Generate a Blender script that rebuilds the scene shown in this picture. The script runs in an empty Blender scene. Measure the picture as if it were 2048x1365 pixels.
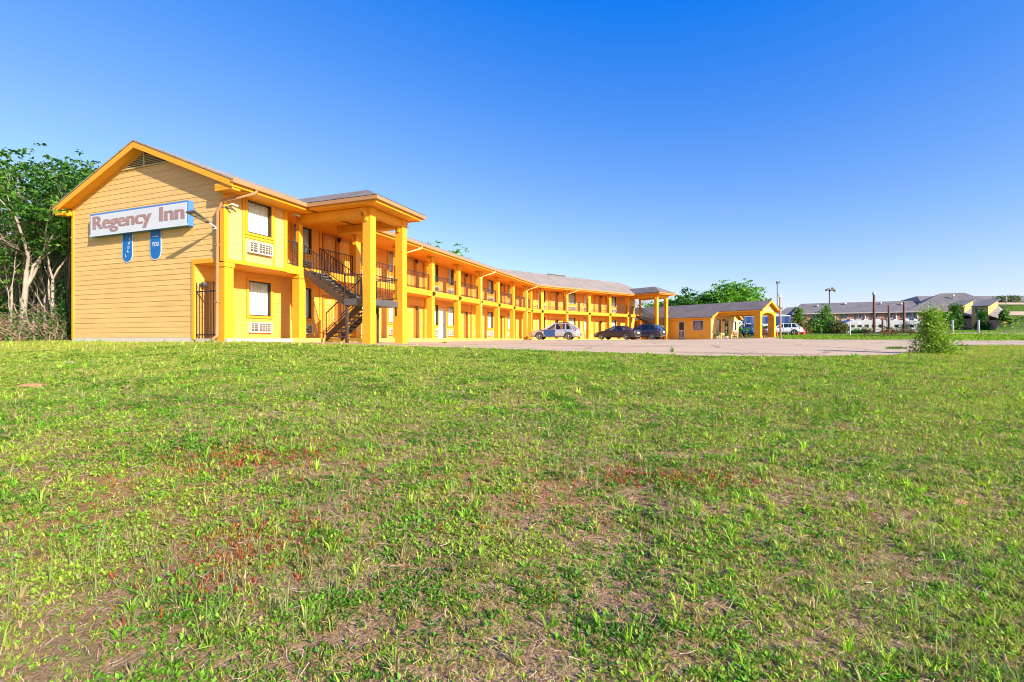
import bpy, math
import numpy as np
from mathutils import Matrix, Vector
R = math.radians
rng = np.random.default_rng(11)
scene = bpy.context.scene
COL = scene.collection

# ------------------------------------------------------------------ colours / materials
def lin(h):
    h = h.lstrip('#'); v = [int(h[i:i+2], 16)/255 for i in (0, 2, 4)]
    return tuple(c/12.92 if c <= .04045 else ((c+.055)/1.055)**2.4 for c in v)

def new_mat(name):
    m = bpy.data.materials.new(name); m.use_nodes = True
    nt = m.node_tree; nt.nodes.clear()
    out = nt.nodes.new('ShaderNodeOutputMaterial')
    b = nt.nodes.new('ShaderNodeBsdfPrincipled')
    nt.links.new(b.outputs[0], out.inputs[0])
    return m, nt, b, out

def noise(nt, scale, detail=4, rough=.6, stretch=None, coord='Object'):
    tc = nt.nodes.new('ShaderNodeTexCoord'); n = nt.nodes.new('ShaderNodeTexNoise')
    n.inputs['Scale'].default_value = scale; n.inputs['Detail'].default_value = detail
    n.inputs['Roughness'].default_value = rough
    if stretch:
        mp = nt.nodes.new('ShaderNodeMapping'); mp.inputs['Scale'].default_value = stretch
        nt.links.new(tc.outputs[coord], mp.inputs[0]); nt.links.new(mp.outputs[0], n.inputs['Vector'])
    else:
        nt.links.new(tc.outputs[coord], n.inputs['Vector'])
    return n

def ramp(nt, src, stops):
    r = nt.nodes.new('ShaderNodeValToRGB'); el = r.color_ramp.elements
    while len(el) < len(stops): el.new(.5)
    for e, (p, c) in zip(el, stops):
        e.position = p; e.color = (*c, 1) if len(c) == 3 else c
    nt.links.new(src, r.inputs[0]); return r

def mixc(nt, fac, a, b, mode='MIX'):
    m = nt.nodes.new('ShaderNodeMix'); m.data_type = 'RGBA'; m.blend_type = mode
    for sock, v in ((m.inputs[0], fac), (m.inputs[6], a), (m.inputs[7], b)):
        if hasattr(v, 'is_output'): nt.links.new(v, sock)
        elif isinstance(v, (int, float)): sock.default_value = v
        else: sock.default_value = (*v, 1)
    return m.outputs[2]

def mat(name, col, rough=.6, amt=.12, scale=3., metal=0., stretch=None, bump=0., bscale=60., spec=.4, dirt=None):
    m, nt, b, out = new_mat(name)
    n = noise(nt, scale, 6, .65, stretch)
    lo = tuple(max(0, c*(1-amt)) for c in col); hi = tuple(min(1, c*(1+amt)) for c in col)
    r = ramp(nt, n.outputs[0], [(.3, lo), (.7, hi)])
    c = r.outputs[0]
    if dirt:
        n2 = noise(nt, dirt[1], 8, .7, dirt[3] if len(dirt) > 3 else None)
        f = ramp(nt, n2.outputs[0], [(.52, (0, 0, 0)), (.75, (dirt[2],)*3)])
        c = mixc(nt, f.outputs[0], c, dirt[0])
    nt.links.new(c, b.inputs['Base Color'])
    b.inputs['Roughness'].default_value = rough; b.inputs['Metallic'].default_value = metal
    b.inputs['Specular IOR Level'].default_value = spec
    if bump:
        bn = noise(nt, bscale, 4); bp = nt.nodes.new('ShaderNodeBump')
        bp.inputs['Strength'].default_value = bump; bp.inputs['Distance'].default_value = .02
        nt.links.new(bn.outputs[0], bp.inputs['Height']); nt.links.new(bp.outputs[0], b.inputs['Normal'])
    return m

def shingle(name, c1, c2, sx=.3, sy=.14):
    m, nt, b, out = new_mat(name)
    uv = nt.nodes.new('ShaderNodeUVMap'); br = nt.nodes.new('ShaderNodeTexBrick')
    nt.links.new(uv.outputs[0], br.inputs['Vector'])
    br.inputs['Scale'].default_value = 1; br.inputs['Brick Width'].default_value = sx
    br.inputs['Row Height'].default_value = sy; br.inputs['Mortar Size'].default_value = .012
    br.inputs['Color1'].default_value = (*c1, 1); br.inputs['Color2'].default_value = (*c2, 1)
    br.inputs['Mortar'].default_value = (*[x*.45 for x in c1], 1)
    n = noise(nt, .8, 8, .75); f = ramp(nt, n.outputs[0], [(.3, (.72,)*3), (.7, (1.22,)*3)])
    c = mixc(nt, 1., br.outputs[0], f.outputs[0], 'MULTIPLY')
    nt.links.new(c, b.inputs['Base Color']); b.inputs['Roughness'].default_value = .9
    bp = nt.nodes.new('ShaderNodeBump'); bp.inputs['Strength'].default_value = .5; bp.inputs['Distance'].default_value = .02
    nt.links.new(br.outputs[1], bp.inputs['Height']); bp.invert = True
    nt.links.new(bp.outputs[0], b.inputs['Normal'])
    return m

def brickmat(name, c1, c2, mortar, sx=.22, sy=.075):
    m, nt, b, out = new_mat(name)
    uv = nt.nodes.new('ShaderNodeUVMap'); br = nt.nodes.new('ShaderNodeTexBrick')
    nt.links.new(uv.outputs[0], br.inputs['Vector']); br.inputs['Scale'].default_value = 1
    br.inputs['Brick Width'].default_value = sx; br.inputs['Row Height'].default_value = sy
    br.inputs['Mortar Size'].default_value = .008
    br.inputs['Color1'].default_value = (*c1, 1); br.inputs['Color2'].default_value = (*c2, 1)
    br.inputs['Mortar'].default_value = (*mortar, 1)
    n = noise(nt, .5, 6, .7); f = ramp(nt, n.outputs[0], [(.3, (.8,)*3), (.7, (1.15,)*3)])
    nt.links.new(mixc(nt, 1., br.outputs[0], f.outputs[0], 'MULTIPLY'), b.inputs['Base Color'])
    b.inputs['Roughness'].default_value = .85
    return m

def glassmat(name, tint=(.9, .95, 1.), trans=.75, rough=.02):
    m, nt, b, out = new_mat(name); nt.nodes.remove(b)
    t = nt.nodes.new('ShaderNodeBsdfTransparent'); t.inputs[0].default_value = (*tint, 1)
    g = nt.nodes.new('ShaderNodeBsdfGlossy'); g.inputs['Roughness'].default_value = rough
    fr = nt.nodes.new('ShaderNodeFresnel'); fr.inputs[0].default_value = 1.6
    mt = nt.nodes.new('ShaderNodeMath'); mt.operation = 'MULTIPLY_ADD'
    nt.links.new(fr.outputs[0], mt.inputs[0]); mt.inputs[1].default_value = .9; mt.inputs[2].default_value = .03
    mx = nt.nodes.new('ShaderNodeMixShader')
    nt.links.new(mt.outputs[0], mx.inputs[0]); nt.links.new(t.outputs[0], mx.inputs[1]); nt.links.new(g.outputs[0], mx.inputs[2])
    nt.links.new(mx.outputs[0], out.inputs[0]); return m

def leafmat(name, trans=.3, rough=.55, spec=.25):
    m, nt, b, out = new_mat(name)
    at = nt.nodes.new('ShaderNodeAttribute'); at.attribute_name = 'tint'
    nt.links.new(at.outputs['Color'], b.inputs['Base Color'])
    b.inputs['Roughness'].default_value = rough; b.inputs['Specular IOR Level'].default_value = spec
    tr = nt.nodes.new('ShaderNodeBsdfTranslucent')
    br = nt.nodes.new('ShaderNodeMix'); br.data_type = 'RGBA'; br.blend_type = 'MULTIPLY'; br.inputs[0].default_value = 1
    nt.links.new(at.outputs['Color'], br.inputs[6]); br.inputs[7].default_value = (1.15, 1.2, .55, 1)
    nt.links.new(br.outputs[2], tr.inputs[0])
    mx = nt.nodes.new('ShaderNodeMixShader'); mx.inputs[0].default_value = trans
    nt.links.new(b.outputs[0], mx.inputs[1]); nt.links.new(tr.outputs[0], mx.inputs[2]); nt.links.new(mx.outputs[0], out.inputs[0])
    return m

M = {}
SID = (.67, .425, .155)
M['siding'] = mat('pale_yellow_siding', SID, .6, .07, 1.3, stretch=(.5, .5, 2.5), dirt=((.42, .26, .10), 2.2, .45, (.35, .35, 3.)), spec=.3)
M['shade_tinted_wall'] = mat('shade_tinted_siding', (.75, .375, .07), .6, .07, 1.3, spec=.3)  # same paint as the siding, with the orange of walkway shade mixed in
M['gold'] = mat('golden_trim', (.74, .335, .02), .5, .06, 2., spec=.3, dirt=((.48, .24, .04), 3., .4))
M['orange'] = mat('orange_soffit', (.88, .37, .02), .55, .05, 1.5, spec=.3)
M['fascia'] = mat('orange_fascia', (.82, .34, .015), .5, .05, 1.5, spec=.3)
M['gutter'] = mat('tan_gutter', (.38, .20, .09), .45, .08, 2.)
M['door'] = mat('orange_door', (.68, .34, .05), .5, .06, 2.)
M['door_frame'] = mat('door_frame', (.50, .20, .03), .5, .06, 2.)
M['white_door'] = mat('white_door', (.78, .76, .7), .5, .05, 2.)
M['black'] = mat('black_iron', (.030, .025, .024), .55, .25, 5.)
M['brown_steel'] = mat('brown_steel', (.062, .040, .030), .55, .15, 3., dirt=((.16, .08, .04), 5., .5))
M['grey_steel'] = mat('grey_steel', (.09, .085, .09), .5, .1, 3.)
M['concrete'] = mat('concrete', (.50, .42, .36), .85, .15, 3., bump=.2)
M['tread'] = mat('concrete_tread', (.09, .085, .085), .8, .2, 6.)
M['white'] = mat('white_paint', (.62, .61, .60), .5, .06, 3.)
M['cream'] = mat('cream_metal', (.58, .51, .43), .5, .08, 4.)
M['pale_gold'] = mat('pale_gold_metal', (.80, .55, .22), .45, .06, 3.)
M['grille'] = mat('grey_grille', (.085, .07, .062), .5, .15, 6.)
M['curtain'] = mat('white_curtain', (.74, .71, .65), .9, .08, 6., stretch=(3, 3, .3))
M['sash'] = mat('dark_sash', (.05, .035, .025), .5, .1, 4.)
M['dark'] = mat('dark_interior', (.02, .018, .016), .9, .1, 4.)
M['glass'] = glassmat('window_glass')
M['carglass'] = glassmat('car_glass', (.42, .46, .48))
M['roof_tan'] = shingle('tan_shingles', (.36, .30, .25), (.28, .235, .20))
M['roof_brown'] = shingle('brown_shingles', (.24, .195, .175), (.165, .135, .125))
M['roof_grey'] = shingle('grey_shingles', (.20, .18, .175), (.16, .145, .14), 1., .3)
M['louver'] = mat('louver_slats', (.50, .40, .20), .6, .1, 4.)
M['sign_blue'] = mat('sign_blue', (.055, .19, .50), .4, .05, 3.)
M['sign_white'] = mat('sign_face', (.56, .57, .61), .3, .03, 2., dirt=((.6, .6, .66), 2., .3))
M['letter'] = mat('faded_letters', (.33, .20, .19), .5, .25, 5., stretch=(1, 1, 3))
M['banner'] = mat('banner_blue', (.003, .13, .43), .5, .22, 4.)
M['banner_white'] = mat('banner_white', (.55, .62, .68), .5, .05, 3.)
M['rubber'] = mat('tyre_rubber', (.022, .021, .02), .8, .2, 8.)
M['rim'] = mat('alloy', (.55, .54, .53), .35, .06, 8., metal=.6)
M['red_lens'] = mat('red_lens', (.45, .012, .015), .2, .1, 8.)
M['clear_lens'] = mat('clear_lens', (.7, .7, .72), .15, .05, 8.)
M['plate'] = mat('plate', (.75, .75, .72), .5, .05, 8.)
def paint(name, c, metal=.35):
    m = mat(name, c, .28, .03, 1., metal=metal); b = [n for n in m.node_tree.nodes if n.type == 'BSDF_PRINCIPLED'][0]
    b.inputs['Coat Weight'].default_value = .8; b.inputs['Coat Roughness'].default_value = .05; return m
M['p_silver'] = paint('silver_paint', (.52, .53, .55), .5)
M['p_blue'] = paint('blue_door_paint', (.025, .07, .22), .1)
M['p_dark'] = paint('charcoal_paint', (.045, .042, .045))
M['p_navy'] = paint('navy_paint', (.04, .046, .075))
M['p_white'] = paint('white_paint_car', (.75, .76, .77), 0)
M['p_royal'] = paint('royal_blue_paint', (.02, .05, .25), .1)
M['bumper'] = mat('black_plastic', (.03, .03, .03), .6, .1, 5.)
M['bark_pale'] = mat('pale_bark', (.34, .27, .215), .9, .35, 5., stretch=(1, 1, .25), bump=.5, bscale=20)
M['bark_dark'] = mat('dark_bark', (.12, .095, .08), .9, .3, 5., stretch=(1, 1, .25), bump=.4, bscale=20)
M['twig'] = mat('dry_twig', (.33, .22, .15), .9, .3, 5.)
M['leaf'] = leafmat('leaf')
M['grassleaf'] = leafmat('grass_blade', .38)
M['straw'] = leafmat('straw', .15, .8)
M['wood_post'] = mat('brown_post', (.15, .06, .035), .8, .3, 4., stretch=(1, 1, .2))
M['wood_pole'] = mat('weathered_pole', (.38, .25, .18), .85, .25, 4., stretch=(1, 1, .2))
M['galv'] = mat('weathered_grey_post', (.36, .36, .38), .6, .2, 4.)
M['brick'] = brickmat('red_brick', (.62, .25, .16), (.54, .21, .13), (.45, .33, .26))
M['stucco'] = mat('ochre_stucco', (.62, .36, .12), .85, .06, 1.)
M['teal'] = mat('teal_shutter', (.03, .17, .24), .5, .1, 3.)
M['cone'] = mat('traffic_orange', (.82, .17, .03), .5, .05, 5.)
M['navy_canvas'] = mat('navy_canvas', (.02, .06, .20), .7, .1, 3.)
M['trailer'] = mat('trailer_white', (.29, .30, .34), .5, .05, 2.)
M['lean_to'] = mat('greyed_roofing', (.26, .23, .22), .8, .12, 2.)
M['pale_roof'] = mat('pale_metal_roof', (.55, .52, .50), .5, .08, 2.)
M['red'] = mat('red_plastic', (.55, .03, .02), .45, .08, 4.)
M['yellow_line'] = mat('yellow_curb_paint', (.80, .55, .10), .6, .2, 6.)
M['terracotta'] = mat('terracotta', (.42, .16, .08), .8, .15, 6.)
M['office_shade_wall'] = mat('office_shade_orange', (.92, .44, .05), .6, .06, 1.5, spec=.3)  # the side wall's shaded orange is put into the colour; sunlit walls use siding
M['rock'] = mat('orange_clay', (.50, .25, .12), .9, .2, 8.)

# ------------------------------------------------------------------ mesh builder
class MB:
    def __init__(s): s.v = []; s.f = []; s.uv = {}; s.sm = []
    def q(s, *pts, uv=None, smooth=False):
        b = len(s.v); s.v.extend([tuple(p) for p in pts]); s.f.append(tuple(range(b, b+len(pts))))
        if uv: s.uv[len(s.f)-1] = uv
        s.sm.append(smooth)
    def box8(s, c):  # c: 8 corners, bottom 4 ccw then top 4
        for idx in ((3, 2, 1, 0), (4, 5, 6, 7), (0, 1, 5, 4), (1, 2, 6, 5), (2, 3, 7, 6), (3, 0, 4, 7)):
            s.q(*[c[i] for i in idx])
    def box(s, P, a0, a1, b0, b1, c0, c1):
        s.box8([P(a0, b0, c0), P(a1, b0, c0), P(a1, b1, c0), P(a0, b1, c0), P(a0, b0, c1), P(a1, b0, c1), P(a1, b1, c1), P(a0, b1, c1)])
    def bar(s, p, q, w, h=None, up=(0, 0, 1)):
        p = Vector(p); q = Vector(q); h = h or w
        d = (q-p).normalized(); u = Vector(up)
        if abs(d.dot(u)) > .98: u = Vector((1, 0, 0))
        x = d.cross(u).normalized(); y = x.cross(d)
        c = []
        for e in (p, q):
            for sx, sy in ((-1, -1), (1, -1), (1, 1), (-1, 1)): c.append(e + x*sx*w/2 + y*sy*h/2)
        s.box8(c)
    def tube(s, pts, rad, n=8, cap=True):
        pts = [Vector(p) for p in pts]
        if not hasattr(rad, '__len__'): rad = [rad]*len(pts)
        rings = []; prev = None
        for i, p in enumerate(pts):
            d = (pts[min(i+1, len(pts)-1)] - pts[max(i-1, 0)])
            d = d.normalized() if d.length > 1e-9 else Vector((0, 0, 1))
            if prev is None:
                a = Vector((0, 0, 1)) if abs(d.z) < .9 else Vector((1, 0, 0)); x = d.cross(a).normalized()
            else:
                x = (prev - d*prev.dot(d)); x = x.normalized() if x.length > 1e-6 else d.orthogonal().normalized()
            prev = x; y = d.cross(x); b = len(s.v)
            s.v.extend([tuple(p + (x*math.cos(2*math.pi*k/n) + y*math.sin(2*math.pi*k/n))*rad[i]) for k in range(n)]); rings.append(b)
        for a, b in zip(rings, rings[1:]):
            for k in range(n):
                s.f.append((a+k, a+(k+1) % n, b+(k+1) % n, b+k)); s.sm.append(True)
        if cap:
            s.f.append(tuple(rings[0]+k for k in reversed(range(n)))); s.sm.append(False)
            s.f.append(tuple(rings[-1]+k for k in range(n))); s.sm.append(False)
    def lathe(s, prof, M4=None, n=20, cap=True):
        M4 = M4 or Matrix(); rings = []
        for r, z in prof:
            b = len(s.v); rings.append(b)
            s.v.extend([tuple(M4 @ Vector((r*math.cos(2*math.pi*k/n), r*math.sin(2*math.pi*k/n), z))) for k in range(n)])
        for a, b in zip(rings, rings[1:]):
            for k in range(n): s.f.append((a+k, a+(k+1) % n, b+(k+1) % n, b+k)); s.sm.append(True)
        if cap:
            s.f.append(tuple(rings[0]+k for k in reversed(range(n)))); s.sm.append(False)
            s.f.append(tuple(rings[-1]+k for k in range(n))); s.sm.append(False)
    def loft(s, rings, cap=True, smooth=True):
        ids = []
        for r in rings:
            b = len(s.v); s.v.extend([tuple(p) for p in r]); ids.append((b, len(r)))
        for (a, n), (b, _) in zip(ids, ids[1:]):
            for k in range(n): s.f.append((a+k, a+(k+1) % n, b+(k+1) % n, b+k)); s.sm.append(smooth)
        if cap:
            a, n = ids[0]; s.f.append(tuple(a+k for k in reversed(range(n)))); s.sm.append(False)
            a, n = ids[-1]; s.f.append(tuple(a+k for k in range(n))); s.sm.append(False)
    def add(s, o):
        b = len(s.v); s.v.extend(o.v)
        for i, f in enumerate(o.f):
            s.f.append(tuple(x+b for x in f)); s.sm.append(o.sm[i])
    def mesh(s, name, mt, Mi=None):
        v = s.v
        if Mi is not None: v = [tuple(Mi @ Vector(p)) for p in v]
        me = bpy.data.meshes.new(name); me.from_pydata(v, [], s.f); me.materials.append(mt)
        me.polygons.foreach_set('use_smooth', s.sm)
        if s.uv:
            ul = me.uv_layers.new(name='UVMap')
            for fi, uvs in s.uv.items():
                ls = me.polygons[fi].loop_start
                for k, c in enumerate(uvs): ul.data[ls+k].uv = c
        me.update(); return me
    def build(s, name, mt, parent=None, local=False, label=None):
        Mi = None
        if parent is not None and not local: Mi = WM[parent.name].inverted()
        o = bpy.data.objects.new(name, s.mesh(name, mt, Mi)); COL.objects.link(o)
        if parent is not None: o.parent = parent; WM[o.name] = WM[parent.name]
        else: WM[o.name] = Matrix()
        if label: o['label'] = label
        return o
WM = {}
def thing(name, label, cat, loc=(0, 0, 0), rz=0, group=None):
    o = bpy.data.objects.new(name, None); COL.objects.link(o)
    o.location = loc; o.rotation_euler = (0, 0, rz); o.empty_display_size = .3
    WM[o.name] = Matrix.Translation(Vector(loc)) @ Matrix.Rotation(rz, 4, 'Z')
    return tag(o, label, cat, group)
def tag(o, label, cat, group=None):
    o['label'] = label; o['category'] = cat
    if group: o['group'] = group
    return o
def kids(o): return [c for c in bpy.data.objects if c.parent == o]
def copy_tree(o, parent=None):
    c = o.copy(); COL.objects.link(c)
    if parent is not None: c.parent = parent
    for ch in kids(o): copy_tree(ch, c)
    return c
def inst(proto_fn, parent, Mw, name):
    """a part made of meshes [(name, mesh, children)], placed under parent with world matrix Mw"""
    n, me, ch = proto_fn
    o = bpy.data.objects.new(n, me); COL.objects.link(o); o.parent = parent
    o.matrix_basis = WM[parent.name].inverted() @ Mw; WM[o.name] = Mw
    for cn, cme in ch:
        c = bpy.data.objects.new(cn, cme); COL.objects.link(c); c.parent = o
    return o

# ------------------------------------------------------------------ numpy noise and ground
_perm = np.random.default_rng(5).random((256, 256))
def vnoise(x, y):
    x = np.asarray(x, float); y = np.asarray(y, float)
    xi = np.floor(x).astype(int); yi = np.floor(y).astype(int); fx = x-xi; fy = y-yi
    fx = fx*fx*(3-2*fx); fy = fy*fy*(3-2*fy)
    g = lambda a, b: _perm[a % 256, b % 256]
    return (g(xi, yi)*(1-fx)+g(xi+1, yi)*fx)*(1-fy) + (g(xi, yi+1)*(1-fx)+g(xi+1, yi+1)*fx)*fy
def fbm(x, y, o=4):
    a = 0; t = 0; w = 1.
    for i in range(o):
        a = a + w*vnoise(x*2**i + 17.3*i, y*2**i - 9.1*i); t += w; w *= .55
    return a/t
def sstep(a, b, x):
    t = np.clip((x-a)/(b-a), 0, 1); return t*t*(3-2*t)
EDGE = np.array([(-1.6, 23, -.12), (-.906, 20.2, -.09), (-.645, 17.6, -.08), (-.55, 16.6, -.09), (-.335, 16.8, -.18),
                 (.0785, 15.6, -.38), (.388, 14.2, -.5), (.636, 15.0, -.55), (.79, 16.8, -.55), (.9, 19.5, -.42), (1.0, 24, -.30), (1.6, 24, -.30)])
def edge(r): return np.interp(r, EDGE[:, 0], EDGE[:, 1]), np.interp(r, EDGE[:, 0], EDGE[:, 2])
def ground(X, Y):
    X = np.asarray(X, float); Y = np.asarray(Y, float)
    r = np.clip(X/np.maximum(Y, 3.), -3, 3); ye, ze = edge(r)
    lawn = -1.5 + (ze+1.5)*np.clip(Y/ye, -.6, 1)
    lawn = lawn + .10*(fbm(X*.35, Y*.35, 3)-.5)*np.clip((ye-Y)/4, 0, 1)*np.clip(Y/4+.3, 0, 1)
    lawn = lawn + .05*(fbm(X*1.4+60, Y*1.4, 3)-.5)*np.clip((ye-Y)/3, 0, 1)*np.clip(Y/3+.3, 0, 1)
    f = sstep(.35, .6, r)
    mid = np.interp(Y, [42, 50, 60, 74, 79, 88, 110, 200, 900], [-.05, .10, .50, .95, .8, .3, .6, 3.0, 4.])
    mid = -.05 + f*(mid+.05)
    rt = np.interp(Y, [24, 32, 45, 60, 85, 110, 200, 900], [-.30, -.16, .55, 1.0, 1.6, 2.4, 3.4, 4.])
    hill = np.interp(Y, [50, 70, 73, 95, 98, 105, 140, 200, 900], [.9, 3.5, 4.15, 6.8, 7.35, 8.3, 9.5, 10, 10])
    w = np.maximum(sstep(.998, 1.022, r)*(Y > 40), sstep(.95, .99, r)*sstep(89, 94, Y))
    rt = np.where(Y > 50, rt*(1-w)+np.maximum(rt, hill)*w, rt)
    wr = sstep(.80, .90, r)
    k = np.clip((Y-ye)/np.maximum(42-ye, 1), 0, 1)
    back_mid = np.where(Y < 42, ze + (-.05-ze)*k, mid)
    back_rt = np.where(Y < 24, ze, rt)
    back = back_mid*(1-wr)+back_rt*wr
    return np.where(Y < ye, lawn, back)
def gz(x, y): return float(ground(x, y))
def greenness(X, Y):
    n = .27*fbm(X*1.7+3, Y*1.7, 4) + .73*fbm(X*7.5+9, Y*7.5+4, 3)
    r = X/np.maximum(Y, 1.5)
    b = .512 + .05*sstep(.25, .9, r) + .075*sstep(3.0, 6.5, Y) + .06*sstep(8, 14, Y) + .02*sstep(-.4, -.9, r)
    return np.clip((n - (1-b))/.12 + .5, 0, 1)

# ------------------------------------------------------------------ coordinate frames of the motel
class Frame:
    def __init__(s, o, ang):
        s.o = Vector(o); s.t = Vector((math.sin(ang), math.cos(ang), 0)); s.n = Vector((math.cos(ang), -math.sin(ang), 0)); s.ang = ang
    def __call__(s, t, o, z): return s.o + s.t*t + s.n*o + Vector((0, 0, z))
    def mat4(s, t, o, z):  # local x along t, local -y outward, z up
        p = s(t, o, z); m = Matrix((( s.t.x, -s.n.x, 0, p.x), (s.t.y, -s.n.y, 0, p.y), (0, 0, 1, p.z), (0, 0, 0, 1))); return m
AA, AB = math.atan2(.358, .934), math.atan2(.772, .636)
FA = Frame((-10.1, 17.0, 0), AA)
_d = FA.t; LBEND = 33.83
FB = Frame(FA(LBEND, 0, 0), AB)
HALF = (AB-AA)/2
# ------------------------------------------------------------------ the motel
ZF, ZB, ZS, ZE, ZR = 3.02, 2.72, 5.20, 5.42, 7.45     # balcony floor, its underside, soffit, eave, ridge
OV, SR, SB, SW, RW = .85, 4.2, 9.26, 8.75, 1.47        # overhang, ridge, rear eave, rear wall, walkway depth
KS = (ZR-ZE)/(SR+OV); TH = math.tan(HALF); LB = 18.9
tA = lambda o: LBEND - o*TH
uB = lambda o: o*TH

def siding(mb, pt, z0, z1, lim, holes=(), exp=.19, lap=.0175):
    rj = np.random.default_rng(int(z1*1000)+len(holes))
    z = z0
    while z < z1-1e-4:
        zt = min(z+exp, z1); cuts = {z, zt}
        for h in holes:
            for e in (h[2], h[3]):
                if z+1e-4 < e < zt-1e-4: cuts.add(e)
        cuts = sorted(cuts)
        for a, b in zip(cuts, cuts[1:]):
            m = (a+b)/2
            hs = sorted((h[0], h[1]) for h in holes if h[2] < m < h[3])
            l0, r0 = lim(a); l1, r1 = lim(b)
            segs = []; cur0, cur1 = l0, l1
            for h in hs:
                segs.append((cur0, cur1, min(max(h[0], l0), r0), min(max(h[0], l1), r1))); cur0 = max(h[1], l0); cur1 = max(h[1], l1)
            segs.append((cur0, cur1, r0, r1))
            da = lap - (lap-.004)*(a-z)/exp; db = lap - (lap-.004)*(b-z)/exp
            for x0, x1, y0, y1 in segs:
                if y0-x0 < .01 and y1-x1 < .01: continue
                js = [0.]; ln_ = max(y0-x0, .01)
                while True:
                    nx = js[-1]+rj.uniform(1.6, 4.8)/ln_
                    if nx > 1-.5/ln_: break
                    js.append(nx)
                js.append(1.)
                for j0, j1 in zip(js, js[1:]):
                    g0 = .0025/ln_ if j0 > 0 else 0; e0, e1 = j0+g0, j1
                    p0, p1, p2, p3 = x0+(y0-x0)*e0, x0+(y0-x0)*e1, x1+(y1-x1)*e1, x1+(y1-x1)*e0; v_ = rj.uniform(-.0025, .0035)
                    mb.q(pt(p0, a, da+v_), pt(p1, a, da+v_), pt(p2, b, db), pt(p3, b, db))
                    mb.q(pt(p0, a, .0), pt(p1, a, .0), pt(p1, a, da+v_), pt(p0, a, da+v_))
        z = zt

def slab(mb, pts, th, uvs):
    """thick sheet: pts ccw from above"""
    lo = [Vector(p)-Vector((0, 0, th)) for p in pts]
    mb.q(*pts, uv=uvs); mb.q(*reversed(lo))
    n = len(pts)
    for i in range(n): mb.q(lo[i], lo[(i+1) % n], pts[(i+1) % n], pts[i])

motel = thing('motel_building', 'long two storey bright yellow motel with bent wing, golden posts and outside stairs', 'motel', tuple(FA(0, 0, 0)))
def mp(mb, name, mt, label=None): return mb.build(name, M[mt], motel, label=label)

# -- prototypes (local: x along wall, -y outward, z up)
def L(x, y, z): return Vector((x, y, z))
def window_proto(w, h, cas='gold', openc=0.):
    f = MB(); c = .09
    for x0, x1, z0, z1 in ((-w/2-c, -w/2, -c, h+c), (w/2, w/2+c, -c, h+c), (-w/2, w/2, -c, 0), (-w/2, w/2, h, h+c)):
        f.box(L, x0, x1, -.055, .03, z0, z1)
    me = f.mesh('window', M[cas])
    s = MB(); t = .045
    for x0, x1, z0, z1 in ((-w/2, -w/2+t, 0, h), (w/2-t, w/2, 0, h), (-w/2+t, w/2-t, 0, t), (-w/2+t, w/2-t, h-t, h)):
        s.box(L, x0, x1, -.02, .06, z0, z1)
    g = MB(); g.q(L(-w/2+t, .02, t), L(w/2-t, .02, t), L(w/2-t, .02, h-t), L(-w/2+t, .02, h-t))
    cu = MB(); n = 36; xs = np.linspace(-w/2, w/2*(1-openc), n)
    ys = .13 + .034*np.sin(np.linspace(0, 2*math.pi*8.5, n)) + .008*np.sin(np.linspace(0, 41, n))
    for i in range(n-1):
        cu.q(L(xs[i], ys[i], 0), L(xs[i+1], ys[i+1], 0), L(xs[i+1], ys[i+1], h), L(xs[i], ys[i], h), smooth=True)
    bk = MB(); bk.box(L, -w/2-.05, w/2+.05, .24, .26, -.05, h+.05)
    return ('window', me, [('sash', s.mesh('sash', M['sash'])), ('pane', g.mesh('pane', M['glass'])),
                           ('curtain', cu.mesh('curtain', M['curtain'])), ('backing', bk.mesh('backing', M['dark']))])
W_UP = window_proto(1.10, 1.22); W_LO = window_proto(1.08, 1.42); W_GAP = window_proto(1.06, 1.30, 'gold', .5)
def ac_proto():
    b = MB(); w, h = 1.08, .43; y0 = -.13
    b.box(L, -w/2, w/2, y0+.03, .05, 0, h)
    for x0, x1, z0, z1 in ((-w/2, -w/2+.06, 0, h), (w/2-.05, w/2, 0, h), (-.17, -.09, .05, h-.05), (-w/2+.06, w/2-.05, 0, .05), (-w/2+.06, w/2-.05, h-.05, h)):
        b.box(L, x0, x1, y0, y0+.03, z0, z1)
    for z in (.145, .225, .305): b.box(L, -w/2+.06, w/2-.05, y0+.004, y0+.028, z, z+.02)
    for x in (-.36, .04, .17, .30, .42): b.box(L, x, x+.014, y0+.002, y0+.026, .05, h-.05)
    g = MB(); g.box(L, -w/2+.062, w/2-.052, y0+.022, y0+.0285, .052, h-.052)
    return ('air_conditioner', b.mesh('air_conditioner', M['cream']), [('grille', g.mesh('grille', M['grille']))])
AC = ac_proto()
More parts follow.
